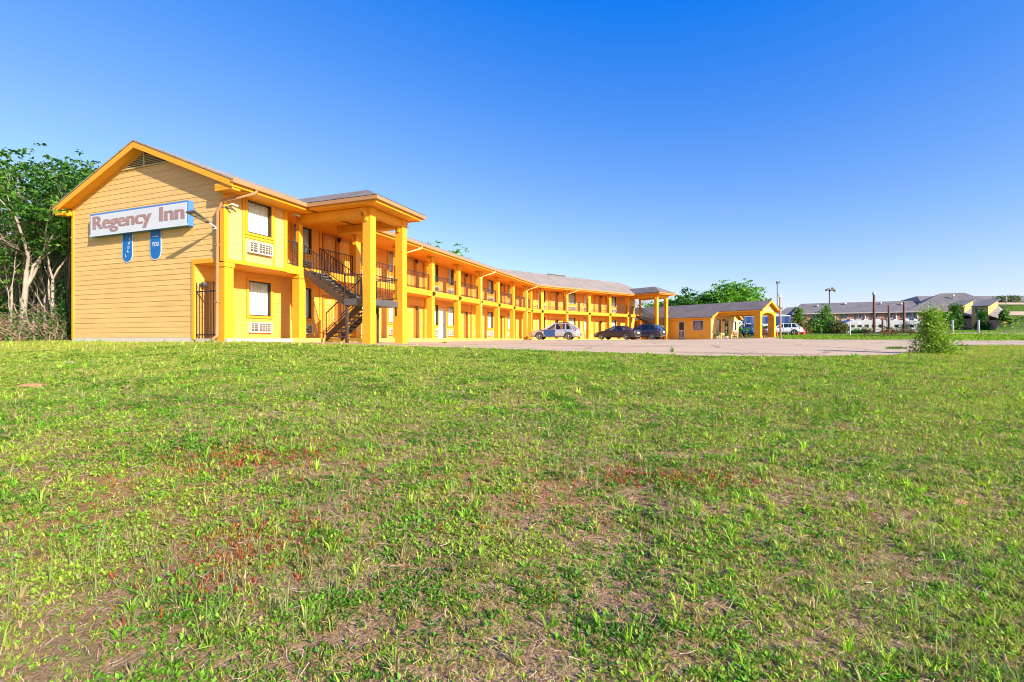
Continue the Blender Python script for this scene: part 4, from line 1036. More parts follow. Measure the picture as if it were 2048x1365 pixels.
# ochre shed roofed corner blocks
for cx, cy, zlo, zhi, win in ((85.7, 92.0, 6.5, 7.75, False), (84.6, 86.0, 6.0, 7.35, True)):
    C = Vector((cx, cy, 0)); a = Vector((.85, .53, 0)).normalized(); b2 = Vector((-.53, .85, 0)).normalized(); la, lb = 5.6, 2.2
    Z = Vector((0, 0, 1)); w = MB(); zb_ = 1.0
    w.q(C+Z*zb_, C+a*la+Z*zb_, C+a*la+Z*zhi, C+Z*zlo); w.q(C+b2*lb+Z*zb_, C+Z*zb_, C+Z*zlo, C+b2*lb+Z*zlo); w.q(C+a*la+Z*zb_, C+a*la+b2*lb+Z*zb_, C+a*la+b2*lb+Z*zhi, C+a*la+Z*zhi)
    hp(w, 'corner_block', 'stucco')
    r = MB(); e = .35; n_ = -b2
    slab(r, [C-a*e+n_*e+Z*(zlo+.0), C+a*(la+.2)+n_*e+Z*(zhi+.12), C+a*(la+.2)+b2*lb+Z*(zhi+.12), C-a*e+b2*lb+Z*(zlo)], .12, [(0, 0), (0, 5.7), (7, 5.7), (7, 0)])
    hp(r, 'shed_roof', 'roof_grey')
    # brick lower storey with a lean-to roof before the block
    w = MB(); o1 = C+n_*1.9; zt = zlo-2.6
    w.q(o1+a*.4+Z*0, o1+a*la+Z*0, o1+a*la+Z*zt, o1+a*.4+Z*zt, uv=[(0, 0), (5, 0), (5, 4), (0, 4)]); w.q(C+a*.4+n_*.0+Z*0, o1+a*.4+Z*0, o1+a*.4+Z*zt, C+a*.4+Z*zt, uv=[(0, 0), (2, 0), (2, 4), (0, 4)])
    hp(w, 'lower_wall', 'brick')
    r = MB(); slab(r, [o1+a*.1+n_*.3+Z*(zt-.1), o1+a*(la+.2)+n_*.3+Z*(zt-.1), C+a*(la+.2)+n_*.02+Z*(zhi-1.2), C+a*.1+n_*.02+Z*(zt+.9)], .1, [(0, 0), (5, 0), (5, 2), (0, 2)]); hp(r, 'lean_to_roof', 'lean_to')
    if win:
        p_ = C+b2*1.15; inst(HW, hotel, Matrix(((-b2.x, a.x, 0, p_.x-a.x*.03), (-b2.y, a.y, 0, p_.y-a.y*.03), (0, 0, 1, 4.75), (0, 0, 0, 1))), 'w')
# farther roof on the rise
FR = Frame((103, 122, 0), R(92)); r = MB(); hroof(FR, 0, 40, 5, 9.6, 11.3, .4, 3, 0); hp(r, 'far_roof', 'roof_grey')
w = MB(); w.q(FR(0, 0, 5), FR(40, 0, 5), FR(40, 0, 9.6), FR(0, 0, 9.6), uv=[(0, 5), (40, 5), (40, 9.6), (0, 9.6)]); w.q(FR(0, -10, 5), FR(0, 0, 5), FR(0, 0, 9.6), FR(0, -10, 9.6), uv=[(0, 5), (10, 5), (10, 9.6), (0, 9.6)]); hp(w, 'far_wall', 'brick')

# ------------------------------------------------------------------ trailers
def trailer(label, x0, x1, y_, nose):
    zg = .5; t = thing('travel_trailer', label, 'trailer', ((x0+x1)/2, y_, zg), group='white travel trailers')
    z0 = zg+.55; z1 = 3.25; b_ = MB(); d = 2.4
    prof = [(x0+(.9 if nose else .1), z0), (x1-.1, z0), (x1, z0+.15), (x1, z1-.15), (x1-.15, z1), (x0+(1.7 if nose else .15), z1), (x0+(.5 if nose else 0), z1-.55), (x0, z0+.9)]
    b_.loft([[(x, y_+.08 if k in (0, 3) else y_, z) if False else (x, yy, z) for x, z in prof] for k, yy in enumerate((y_, y_+d))], smooth=False)
    b_.build('body', M['trailer'], t)
    wx = np.linspace(x0+1.7, x1-.9, 5 if nose else 4)
    for k, x in enumerate(wx):
        w_ = MB(); w_.box(W3, x-.35, x+.35, y_-.03, y_-.002, z1-1.25, z1-.75); wo = w_.build('window', M['sash'], t)
        g_ = MB(); g_.q(W3(x-.3, y_-.034, z1-1.2), W3(x+.3, y_-.034, z1-1.2), W3(x+.3, y_-.034, z1-.8), W3(x-.3, y_-.034, z1-.8)); g_.build('pane', M['glass'], wo)
    s_ = MB(); s_.box(W3, x0+.5, x1-.05, y_-.012, y_-.002, z0+.55, z0+.68); s_.box(W3, x0+1.5, x1-.2, y_-.02, y_-.002, z1-.3, z1-.24); s_.build('stripe', M['galv'], t)
    dd = MB(); dd.box(W3, x0+2.6, x0+3.2, y_-.02, y_-.002, z0+.05, z1-.35); dd.build('door', M['cream'], t)
    for x in (x0+2.1, (x0+x1)/2+.8, x1-.9):
        a_ = MB(); a_.box8([W3(x-.4, y_+.7, z1+.0), W3(x+.4, y_+.7, z1), W3(x+.4, y_+1.5, z1), W3(x-.4, y_+1.5, z1), W3(x-.25, y_+.75, z1+.2), W3(x+.35, y_+.75, z1+.2), W3(x+.35, y_+1.45, z1+.2), W3(x-.25, y_+1.45, z1+.2)]); a_.build('roof_unit', M['trailer'], t)
    for x in ((x0+x1)/2-.4, (x0+x1)/2+.45):
        Mx = Matrix.Translation((x, y_+.02, zg+.34)) @ Matrix.Rotation(R(90), 4, 'X'); w_ = MB(); w_.lathe([(.2, -.2), (.34, -.2), (.34, 0), (.2, .01)], Mx, 16); w_.build('wheel', M['rubber'], t)
trailer('white travel trailer with a sloping nose left of the tallest brown post', 56.0, 63.4, 82, True)
trailer('white square ended travel trailer behind the brown posts, right of the sloping nosed one', 63.7, 70.2, 82.3, False)

# ------------------------------------------------------------------ posts, poles, tables
def wpost(label, px, Y, ztop, rad, mt, name='wooden_post', cat='post', group=None, cap=None, lean=0.):
    X = (px-1024)/968*Y; zg = gz(X, Y); t = thing(name, label, cat, (X, Y, zg), group=group)
    m_ = MB(); m_.tube([(X, Y, zg-.3), (X+lean*.5, Y, (zg+ztop)/2), (X+lean, Y, ztop)], [rad, rad*.93, rad*.82], 9); m_.build('shaft', M[mt], t)
    if cap: m_ = MB(); m_.lathe([(rad*.5, -.05), (rad*1.15, 0), (rad*1.15, .3), (rad*.3, .55)], Matrix.Translation((X+lean, Y, ztop)), 9); m_.build('cap', M[cap], t)
    return t, X, zg
G = 'weathered brown posts near the picnic tables'
wpost('tallest brown post with a white cap rising above the hotel roof', 1748, 72, 6.6, .19, 'wood_post', group=G, cap='white')
wpost('shortest brown post between the two taller ones', 1765, 72, 3.1, .14, 'wood_post', group=G)
wpost('middle height brown post right of the shortest one', 1777.5, 72, 5.05, .16, 'wood_post', group=G)
wpost('rightmost brown post of the four by the picnic tables', 1808, 72, 5.5, .17, 'wood_post', group=G)
wpost('short plain white post in the grass left of the picnic tables', 1700, 60, 1.85, .09, 'white')
G2 = 'grey fence posts along the dirt strip'
wpost('grey weathered fence post just right of the leafy mound', 1905, 45, 1.78, .09, 'galv', 'fence_post', 'fence post', G2)
wpost('grey weathered fence post in front of the ochre hotel blocks', 1957, 45, 1.80, .09, 'galv', 'fence_post', 'fence post', G2)
wpost('distant grey fence post high on the grassy hillside', 2013, 97, 8.75, .10, 'galv', 'fence_post', 'fence post', G2)
t, X, zg = wpost('pinkish weathered wooden utility pole right of the porch arch', 1561, 47, 4.2, .095, 'wood_pole', 'utility_pole', 'pole', None, None, -.04)
m_ = MB(); m_.box(W3, X-.2, X+.12, 46.85, 47.05, 4.12, 4.2); m_.lathe([(.05, 0), (.11, .05), (.11, .16), (.05, .2)], Matrix.Translation((X-.12, 46.95, 4.2)), 10); m_.build('top_light', M['white'], t)
m_ = MB(); m_.box(W3, X-.03, X+.16, 46.9, 47.1, 2.9, 3.1); m_.build('bracket', M['grey_steel'], t)
def lampost(label, px, Y, ztop, heads, rad):
    t, X, zg = wpost(label, px, Y, ztop, rad, 'grey_steel', 'light_pole', 'light pole')
    m_ = MB()
    for dx, ang in heads:
        m_.bar((X, Y, ztop-.15), (X+dx, Y-.1, ztop+.0), .08); m_.box8([W3(X+dx+sx*.3, Y-.3+sy*.25, ztop-.05+sz+ang*sx) for sz in (0, .35) for sx, sy in ((-1, -1), (1, -1), (1, 1), (-1, 1))])
    m_.build('lamp_heads', M['grey_steel'], t)
    if len(heads) == 1: m_ = MB(); m_.box(W3, X-.28, X+.28, Y-.2, Y+.2, 6.0, 6.5); m_.build('mid_bracket', M['grey_steel'], t)
lampost('tall thin grey light pole with a single head behind the porch', 1554.5, 95, 11.0, [(0, 0)], .10)
lampost('grey floodlight pole with three angled heads above the hotel roof', 1659, 98, 9.9, [(-.6, .12), (0, 0), (.6, -.25)], .14)
def ptable(label, x0, x1, Y):
    zg = gz((x0+x1)/2, Y); t = thing('picnic_table', label, 'picnic table', ((x0+x1)/2, Y, zg), group='long picnic tables in the grass')
    m_ = MB()
    for k in range(4): m_.box(W3, x0, x1, Y-.36+.19*k, Y-.36+.19*k+.16, zg+.74, zg+.785)
    m_.build('tabletop', M['wood_post'], t)
    for s_ in (-1, 1):
        m_ = MB(); m_.box(W3, x0, x1, Y+s_*.72-.13, Y+s_*.72+.13, zg+.44, zg+.48); m_.build('bench_seat', M['wood_post'], t)
    for x in (x0+.45, x1-.45):
        for s_ in (-1, 1):
            m_ = MB(); m_.bar((x+s_*.04, Y+s_*.62, zg-.02), (x+s_*.04, Y-s_*.2, zg+.74), .09, .05); m_.build('leg', M['wood_post'], t)
        m_ = MB(); m_.bar((x-.1, Y-.82, zg+.41), (x-.1, Y+.82, zg+.41), .05, .09); m_.bar((x, Y, zg+.42), (x+.5, Y, zg+.72), .06); m_.build('brace', M['wood_post'], t)
ptable('long dark brown picnic table in the grass, the left one of the pair', 40.6, 43.7, 56); ptable('long dark brown picnic table partly behind the leafy mound', 44.1, 47.2, 56.5)
def drum(label, X, Y):
    t = thing('red_drum', label, 'drum', (X, Y, gz(X, Y)), group='low red drums by the hedge'); m_ = MB(); m_.lathe([(.27, 0), (.3, .03), (.28, .06), (.28, .3), (.3, .33), (.28, .36), (.28, .6), (.3, .64), (.26, .66)], None, 16); m_.build('barrel', M['red'], t, local=True)
    m_ = MB(); m_.lathe([(.24, .66), (.24, .68), (.03, .69)], None, 16); m_.build('lid', M['red'], t, local=True)
drum('low red drum in front of the hedge, left one of two', 38.0, 64.5); drum('low red drum in front of the hedge, right one of two', 38.9, 64.7)
# ------------------------------------------------------------------ ground sheet
def axis(lo, hi, dense_lo, dense_hi, st, grow=1.18):
    a = list(np.arange(dense_lo, dense_hi+1e-6, st)); s_ = st; x = dense_hi
    while x < hi: s_ *= grow; x += s_; a.append(x)
    s_ = st; x = dense_lo; pre = []
    while x > lo: s_ *= grow; x -= s_; pre.append(x)
    return np.array(pre[::-1]+a)
def grid_obj(name, xs, ys, zf, mt, attrs):
    X, Y = np.meshgrid(xs, ys); Z = zf(X, Y); nx, ny = len(xs), len(ys)
    V = np.stack([X, Y, Z], -1).reshape(-1, 3)
    i = np.arange(nx-1)[None, :]+nx*np.arange(ny-1)[:, None]
    F = np.stack([i, i+1, i+nx+1, i+nx], -1).reshape(-1, 4)
    return np_mesh(name, V, F, attrs(X.ravel(), Y.ravel()), mt)
# paved area: radial limits as a function of bearing
def lot_far(r):
    pts = [(-.56, 16.9), (-.50, 17.6)]
    for t_ in np.linspace(3, LBEND, 14): p_ = FA(t_, .05, 0); pts.append((p_.x/p_.y, p_.y))
    for t_ in np.linspace(1, 18.6, 8): p_ = FB(t_, .05, 0); pts.append((p_.x/p_.y, p_.y))
    for o_, t_ in ((-13, -3.3), (-4.8, -3.3), (-.3, -1.9), (-.3, 1.9)): p_ = FO(t_, o_, 0); pts.append((p_.x/p_.y, p_.y+.3))
    pts += [(.556, 47.5), (.62, 42.5), (.8, 42), (.86, 40), (.9, 33)]
    pts.sort(); a = np.array(pts); return np.interp(r, a[:, 0], a[:, 1])
def in_lot(X, Y, m_=0.):
    r = X/np.maximum(Y, .1); ye, _ = edge(r); return (r > -.56) & (r < .86) & (Y > ye+m_) & (Y < lot_far(r)-m_)
def terrain(X, Y):
    z = ground(X, Y); return z - .12*in_lot(X, Y, .05)
def straw_col(X, Y):
    n = fbm(X*2.2+5, Y*2.2, 4); n2 = fbm(X*.5, Y*.5+7, 3); r = X/np.maximum(Y, 2)
    g = greenness(X, Y)
    soil = np.array((.32, .165, .09)); straw = np.array((.50, .31, .20)); red = np.array((.46, .20, .09)); gr = np.array((.28, .38, .045))
    c = soil+(straw-soil)*n[:, None]; k = np.clip((n2-.62)*5, 0, .8)[:, None]; c = c*(1-k)+red*k
    far = sstep(4, 13, Y)[:, None]; gg = np.clip(.3+.6*g[:, None]+.4*far, 0, .97)*np.where(Y < 2, .7, 1)[:, None]
    fm = gg*(.28+.66*far); c = c*(1-fm)+gr*fm
    dist = sstep(38, 60, Y)[:, None]; c = c*(1-dist)+np.array((.13, .19, .035))*dist
    return c
m, nt, b, out = new_mat('earth_and_thatch')
at = nt.nodes.new('ShaderNodeAttribute'); at.attribute_name = 'tint'
n1 = noise(nt, 9, 8, .7); f1 = ramp(nt, n1.outputs[0], [(.3, (.62,)*3), (.7, (1.35,)*3)])
n2 = noise(nt, 60, 4, .7); f2 = ramp(nt, n2.outputs[0], [(.35, (.62,)*3), (.65, (1.3,)*3)])
nt.links.new(mixc(nt, 1., mixc(nt, 1., at.outputs['Color'], f1.outputs[0], 'MULTIPLY'), f2.outputs[0], 'MULTIPLY'), b.inputs['Base Color'])
b.inputs['Roughness'].default_value = .95; b.inputs['Specular IOR Level'].default_value = .1
bp = nt.nodes.new('ShaderNodeBump'); bp.inputs['Strength'].default_value = .9; bp.inputs['Distance'].default_value = .03
nt.links.new(n2.outputs[0], bp.inputs['Height']); nt.links.new(bp.outputs[0], b.inputs['Normal']); M['earth'] = m
gr = grid_obj('ground', axis(-900, 900, -26, 34, .3), axis(-60, 900, -3, 34, .3), terrain, 'earth', straw_col)
gr['kind'] = 'structure'
# paved lot
def pavemat(name, c1, c2):
    m, nt, b, out = new_mat(name)
    n = noise(nt, .35, 8, .7, (1., 2.2, 1)); r0 = ramp(nt, n.outputs[0], [(.3, c2), (.7, c1)])
    n3 = noise(nt, 40, 4, .7); f3 = ramp(nt, n3.outputs[0], [(.3, (.82,)*3), (.7, (1.12,)*3)])
    vo = nt.nodes.new('ShaderNodeTexVoronoi'); vo.feature = 'DISTANCE_TO_EDGE'; vo.inputs['Scale'].default_value = .2
    tc = nt.nodes.new('ShaderNodeTexCoord'); nz = noise(nt, .8, 5, .7)
    ad = nt.nodes.new('ShaderNodeVectorMath'); ad.operation = 'MULTIPLY_ADD'; nt.links.new(nz.outputs[1], ad.inputs[0]); ad.inputs[1].default_value = (2, 2, 0); nt.links.new(tc.outputs['Object'], ad.inputs[2])
    nt.links.new(ad.outputs[0], vo.inputs['Vector'])
    fc = ramp(nt, vo.outputs['Distance'], [(.0, (.30, .27, .25)), (.012, (1, 1, 1))])
    ns = noise(nt, .22, 5, .6, (.35, 1.6, 1)); fs = ramp(nt, ns.outputs[0], [(.55, (1, 1, 1)), (.68, (.62, .58, .56))])
    c = mixc(nt, 1., mixc(nt, 1., r0.outputs[0], f3.outputs[0], 'MULTIPLY'), fc.outputs[0], 'MULTIPLY')
    nt.links.new(mixc(nt, 1., c, fs.outputs[0], 'MULTIPLY'), b.inputs['Base Color'])
    b.inputs['Roughness'].default_value = .9; b.inputs['Specular IOR Level'].default_value = .2
    bp = nt.nodes.new('ShaderNodeBump'); bp.inputs['Strength'].default_value = .3; bp.inputs['Distance'].default_value = .01
    nt.links.new(n3.outputs[0], bp.inputs['Height']); nt.links.new(bp.outputs[0], b.inputs['Normal']); M[name] = m
pavemat('pink_paving', (.62, .45, .29), (.52, .375, .24)); pavemat('pink_gravel', (.60, .43, .30), (.51, .36, .255))
def strip(name, r0, r1, nr, near, far, nd, mt, lift=.012):
    rs = np.linspace(r0, r1, nr); q_ = np.linspace(0, 1, nd)**1.4
    RR, Q = np.meshgrid(rs, q_); N = near(rs)[None, :]; Fr = far(rs)[None, :]
    Y = N+(Fr-N)*Q; X = RR*Y; Z = ground(X, Y)+lift
    V = np.stack([X, Y, Z], -1).reshape(-1, 3); i = np.arange(nr-1)[None, :]+nr*np.arange(nd-1)[:, None]
    o = np_mesh(name, V, np.stack([i, i+1, i+nr+1, i+nr], -1).reshape(-1, 4), np.ones((len(V), 3))*.5, mt); o['kind'] = 'structure'; return o
wob = lambda rs: .18*(fbm(rs*14, rs*0+3, 4)-.5)
strip('parking_lot', -.56, .86, 240, lambda rs: edge(rs)[0]+wob(rs), lot_far, 90, 'pink_paving')
strip('road', .84, 1.7, 60, lambda rs: 24.+wob(rs)*2+0*rs, lambda rs: 33.+0*rs, 14, 'pink_gravel', .014)
strip('dirt_path', .845, 1.7, 50, lambda rs: 44.+0*rs, lambda rs: 47.5+0*rs, 8, 'pink_gravel', .02)
strip('hill_path', 1.02, 1.5, 40, lambda rs: 69.6+wob(rs)*6, lambda rs: 73.4+wob(rs)*6, 8, 'pink_gravel', .03)
strip('upper_hill_path', 1.0, 1.5, 40, lambda rs: 95.+wob(rs)*6, lambda rs: 99.+wob(rs)*6, 8, 'pink_gravel', .03)

# ------------------------------------------------------------------ lawn
def samp(n, a, b_, p_, rlo=-1.22, rhi=1.22):
    e = 2-p_; u = rng.random(n); Y = (a**e+u*(b_**e-a**e))**(1/e); r = rng.uniform(-1, 1, n); return r*(1.2*Y+2.4), Y
def keep_lawn(X, Y, marg=.12):
    r = X/np.maximum(Y, .5); ye, _ = edge(r)
    wobv = .12*(fbm(X*1.3, Y*1.3, 3)-.5)*2
    pav = (r > -.56) & (r < .86)
    lim = np.where(pav, ye+wobv-.03, np.where(r < 0, ye+6, 23.9))
    # keep clear of the gable and everything behind it
    dx = X-FA.o.x; dy = Y-FA.o.y; t_ = dx*FA.t.x+dy*FA.t.y; s_ = -(dx*FA.n.x+dy*FA.n.y)
    inside = (t_ > -.12) & (s_ > -1.0) & (s_ < SW+.3)
    return (Y < lim) & ~inside
def blades(base, n_per, length, width, lean, cols, curl=.5, flat=False):
    """base (n,3); tufts of n_per blades; returns V, quads+tips as triangles list via counts"""
    n = len(base); N = n*n_per
    B = np.repeat(base, n_per, 0); Lh = np.repeat(length, n_per)*(.55+.75*rng.random(N)); Wd = np.repeat(width, n_per)*(.7+.6*rng.random(N))
    a = rng.uniform(0, 2*np.pi, N); ln = lean*(.3+1.*rng.random(N))
    d = np.stack([np.cos(a), np.sin(a), np.zeros(N)], 1); sd = np.stack([-np.sin(a), np.cos(a), np.zeros(N)], 1)
    tw = rng.uniform(-.8, .8, N); sd = sd*np.cos(tw)[:, None]+d*np.sin(tw)[:, None]
    B = B + d*(np.repeat(width, n_per)*rng.uniform(0, 2.5, N))[:, None]
    up = np.array((0, 0, 1.))
    m1 = B + up*(Lh*.55*np.cos(ln*.6))[:, None] + d*(Lh*.55*np.sin(ln*.6))[:, None]
    tp = m1 + up*(Lh*.45*np.cos(ln*(1+curl)))[:, None] + d*(Lh*.45*np.sin(ln*(1+curl)))[:, None]
    w = (Wd*.5)[:, None]
    V = np.stack([B-sd*w*.8, B+sd*w*.8, m1+sd*w, m1-sd*w, tp], 1).reshape(-1, 3)
    C = np.repeat(np.repeat(cols, n_per, 0)*(1+.22*rng.normal(size=(N, 1))), 5, 0)
    i = np.arange(N)[:, None]*5
    F = np.concatenate([i+0, i+1, i+2, i+3, i+3, i+2, i+4], 1)
    return V, F.ravel(), np.tile([4, 3], N), np.clip(C, .004, .9)
def merge_build(name, parts, mt):
    V = []; F = []; K = []; C = []; off = 0
    for v, f, k, c in parts: V.append(v); F.append(f+off); K.append(k); C.append(c); off += len(v)
    return np_mesh(name, np.concatenate(V), np.concatenate(F), np.concatenate(C), mt, None, np.concatenate(K))
def gcol(n, X, Y):
    c = np.tile(np.array((.36, .52, .04)), (n, 1)); u = rng.random(n)
    v = fbm(X*.8+30, Y*.8, 3); c[v < .45] = (.22, .42, .03); c[u < .25] = (.46, .50, .08); c[u > .70] = (.44, .32, .15); c[u > .88] = (.40, .25, .15)
    far = sstep(6, 14, Y)[:, None]; r = X/np.maximum(Y, 1); yl = (sstep(.55, -.15, r)*sstep(7, 13, Y))[:, None]*.6
    c = c*(1-yl)+np.array((.50, .53, .11))*yl
    return c*(1+.15*rng.normal(size=(n, 1)))
parts = []
# short grass tufts
X, Y = samp(260000, 1.6, 24, 1.2); g = greenness(X, Y); k = keep_lawn(X, Y) & (rng.random(len(X)) < np.where(Y < 5, .26, .25)+.8*g); X, Y = X[k], Y[k]; n = len(X)
sc = (np.maximum(Y, 2.5)/2.5)**.55
P = np.stack([X, Y, ground(X, Y)-.004], 1)
parts.append(blades(P, 6, (.022+.024*rng.random(n))*sc**.48*(1+.25*sstep(.3, .9, X/Y)), .0038*sc**.9, 1.15, gcol(n, X, Y)))
# coarse clumps, longer blades
X, Y = samp(2800, 1.6, 20, 1.3); g = greenness(X, Y); k = keep_lawn(X, Y) & (g > .45); X, Y = X[k], Y[k]; n = len(X); sc = (np.maximum(Y, 2.5)/2.5)**.5
P = np.stack([X, Y, ground(X, Y)-.004], 1)
parts.append(blades(P, 11, (.06+.05*rng.random(n))*sc**.5, .0065*sc, .75, gcol(n, X, Y)*np.array((.85, 1.02, .9))))
# thin pale seed stalks
X, Y = samp(2200, 1.6, 9, 1.5); k = keep_lawn(X, Y) & (fbm(X*1.1+50, Y*1.1, 3) > .5); X, Y = X[k], Y[k]; n = len(X); P = np.stack([X, Y, ground(X, Y)], 1)
parts.append(blades(P, 4, .13+.10*rng.random(n), .0028*np.ones(n), .45, np.tile((.27, .36, .12), (n, 1)), .3))
# grass on the far verge strips
for lo, hi, r0, r1, cnt in ((43.3, 60, .545, .86, 3500), (33.4, 44, .86, 1.6, 3500), (47.6, 69, .90, 1.6, 3500), (74, 95, 1.0, 1.6, 2500)):
    Y = rng.uniform(lo, hi, cnt); r = rng.uniform(r0, r1, cnt); X = r*Y; k = ~in_lot(X, Y, -.15); X, Y = X[k], Y[k]; n = len(X); P = np.stack([X, Y, ground(X, Y)], 1)
    parts.append(blades(P, 6, .09+.06*rng.random(n), .045*np.ones(n), .8, np.tile((.22, .36, .03), (n, 1))*(1+.25*rng.normal(size=(n, 1)))))
o = merge_build('lawn_grass', parts, 'grassleaf'); o['kind'] = 'stuff'; tag(o, 'patchy bright green lawn grass sloping up to the motel', 'grass')
# broad leaved weeds in patches
cx, cy = samp(7200, 1.6, 16, 1.32); g = greenness(cx, cy); k = g > .38; cx, cy = cx[k], cy[k]
px, py, ps = [], [], []
for x, y_ in zip(cx, cy):
    q_ = rng.integers(8, 34); rr = rng.uniform(.06, .24)*(1+y_/14); a = rng.uniform(0, 6.28, q_); d = rr*np.sqrt(rng.random(q_))
    px.append(x+d*np.cos(a)*1.35); py.append(y_+d*np.sin(a)*.8); ps.append(np.full(q_, rng.uniform(.75, 1.3)))
X = np.concatenate(px); Y = np.concatenate(py); S = np.concatenate(ps); k = keep_lawn(X, Y) & (Y > 1.3); X, Y, S = X[k], Y[k], S[k]
n = len(X); nl = 5; N = n*nl
B = np.repeat(np.stack([X, Y, ground(X, Y)], 1), nl, 0); a = rng.uniform(0, 6.28, N); el = rng.uniform(.25, 1.15, N)
d = np.stack([np.cos(a)*np.cos(el), np.sin(a)*np.cos(el), np.sin(el)], 1); sd = np.stack([-np.sin(a), np.cos(a), np.zeros(N)], 1); nn = np.cross(d, sd)
ll = rng.uniform(.014, .034, N)*np.repeat(S*(np.maximum(Y, 2.5)/2.5)**.45, nl); ww = ll*rng.uniform(.14, .26, N)
ll = ll[:, None]; ww = ww[:, None]; B = B+np.array((0, 0, .004))
V = np.stack([B, B+d*ll*.45+sd*ww+nn*ww*.25, B+d*ll*.45, B+d*ll*.45-sd*ww+nn*ww*.25, B+d*ll-np.array((0, 0, .2))*ll], 1).reshape(-1, 3)
i = np.arange(N)[:, None]*5; F = np.concatenate([i, i+2, i+1, i, i+3, i+2, i+1, i+2, i+4, i+2, i+3, i+4], 1).ravel()
pc = np.array((.20, .42, .03)); C = np.tile(pc, (N, 1)); v = np.repeat(fbm(X*1.7+80, Y*1.7, 2), nl); C[v > .56] = (.33, .48, .05); C[v < .40] = (.12, .30, .022); C[rng.random(N) < .06] = (.32, .30, .06)
C = np.clip(C*(1+.2*rng.normal(size=(N, 1))), .005, .9)
o = merge_build('broadleaf_weeds', [(V, F, np.full(N*4, 3), np.repeat(C, 5, 0))], 'grassleaf'); o['kind'] = 'stuff'; tag(o, 'clumps of bright green broad leaved weeds growing in the lawn', 'weeds')
# dry thatch lying on the soil
X, Y = samp(240000, 1.5, 17, 1.3); g = greenness(X, Y); k = keep_lawn(X, Y) & (rng.random(len(X)) < 1.02-.6*g); X, Y = X[k], Y[k]; n = len(X)
sc = (np.maximum(Y, 2.5)/2.5)**.6; a = rng.uniform(0, 6.28, n); tl = rng.normal(.12, .22, n); d = np.stack([np.cos(a)*np.cos(tl), np.sin(a)*np.cos(tl), np.sin(tl)], 1)
sd = np.stack([-np.sin(a), np.cos(a), rng.normal(0, .4, n)], 1); ll = (rng.uniform(.025, .08, n)*sc**.6)[:, None]; w_ = (.0010*sc)[:, None]
P = np.stack([X, Y, ground(X, Y)+.006+.022*rng.random(n)**2], 1); bend = np.stack([-np.sin(a), np.cos(a), np.zeros(n)], 1)*rng.normal(0, .12, n)[:, None]*ll
V = np.stack([P-d*ll*.5-sd*w_, P-d*ll*.5+sd*w_, P+bend+sd*w_, P+bend-sd*w_, P+d*ll*.5+sd*w_*.6, P+d*ll*.5-sd*w_*.6], 1).reshape(-1, 3)
i = np.arange(n)[:, None]*6; F = np.concatenate([i, i+1, i+2, i+3, i+3, i+2, i+4, i+5], 1).ravel()
C = np.tile(np.array((.50, .33, .22)), (n, 1)); u = rng.random(n); C[u < .45] = (.25, .125, .065); C[u > .8] = (.62, .47, .36); C[(u > .3) & (u < .36)] = (.40, .16, .06)
C = np.clip(C*(1+.2*rng.normal(size=(n, 1))), .02, .9)
o = merge_build('dry_thatch', [(V, F, np.full(n*2, 4), np.repeat(C, 6, 0))], 'straw'); o['kind'] = 'stuff'; tag(o, 'dry brown thatch and straw lying between the grass tufts', 'straw')
# reddish weeds: three loose drifts
parts = []
for cx, cy, sx, sy, q_ in ((-2.5, 4.55, .9, .35, 260), (-1.55, 2.85, .4, .45, 130), (1.35, 4.15, .75, .22, 180), (-.4, 3.4, 1.6, .8, 60)):
    X = cx+sx*rng.normal(size=q_)*.6; Y = np.maximum(cy+sy*rng.normal(size=q_)*.6, 1.8); P = np.stack([X, Y, ground(X, Y)], 1)
    c = np.tile((.46, .11, .035), (q_, 1)); c[rng.random(q_) < .4] = (.40, .045, .045); c[rng.random(q_) < .2] = (.5, .25, .05)
    parts.append(blades(P, 6, .04+.025*rng.random(q_), .006*np.ones(q_), 1.1, c))
o = merge_build('red_weeds', parts, 'grassleaf'); o['kind'] = 'stuff'; tag(o, 'sparse rusty red leaved weeds scattered in the lawn', 'weeds')
# stones and clods
def stone(label, px, py, rad, mt, seed):
    r_ = (px-1024)/968; dy = (py-679)/968; ys = np.linspace(1.6, 24, 3000); zs = ground(r_*ys, ys); k_ = np.argmin(np.abs(zs+dy*ys)); Y = ys[k_]; X = r_*Y
    rg = np.random.default_rng(seed); m_ = MB(); rings = []
    for q_ in np.linspace(0, 1, 7):
        ph = q_*math.pi*.5; rings.append([(X+rad*math.cos(ph)*math.cos(a)*(1+.18*rg.normal())*1.35, Y+rad*math.cos(ph)*math.sin(a)*(1+.12*rg.normal()), gz(X, Y)-.02+rad*.3*math.sin(ph)*(1+.1*rg.normal())) for a in np.linspace(0, 6.283, 12, endpoint=False)])
    m_.loft(rings); o = m_.build('stone', M[mt]); tag(o, label, 'stone', 'stones in the lawn')
stone('flat orange clay clod in the lawn at the far left', 66, 772, .22, 'rock', 1); stone('small tan stone low in the lawn right of centre', 1530, 1221, .03, 'concrete', 2)
stone('small white stone near the bottom edge of the lawn', 1531, 1340, .035, 'white', 3); stone('pale clay clod in the bare patch at the right side of the lawn', 1905, 1000, .09, 'rock', 4)
stone('small pale stone in the upper left lawn', 138, 726, .16, 'concrete', 5)
def leafpile(label, px, py, seed):
    pass
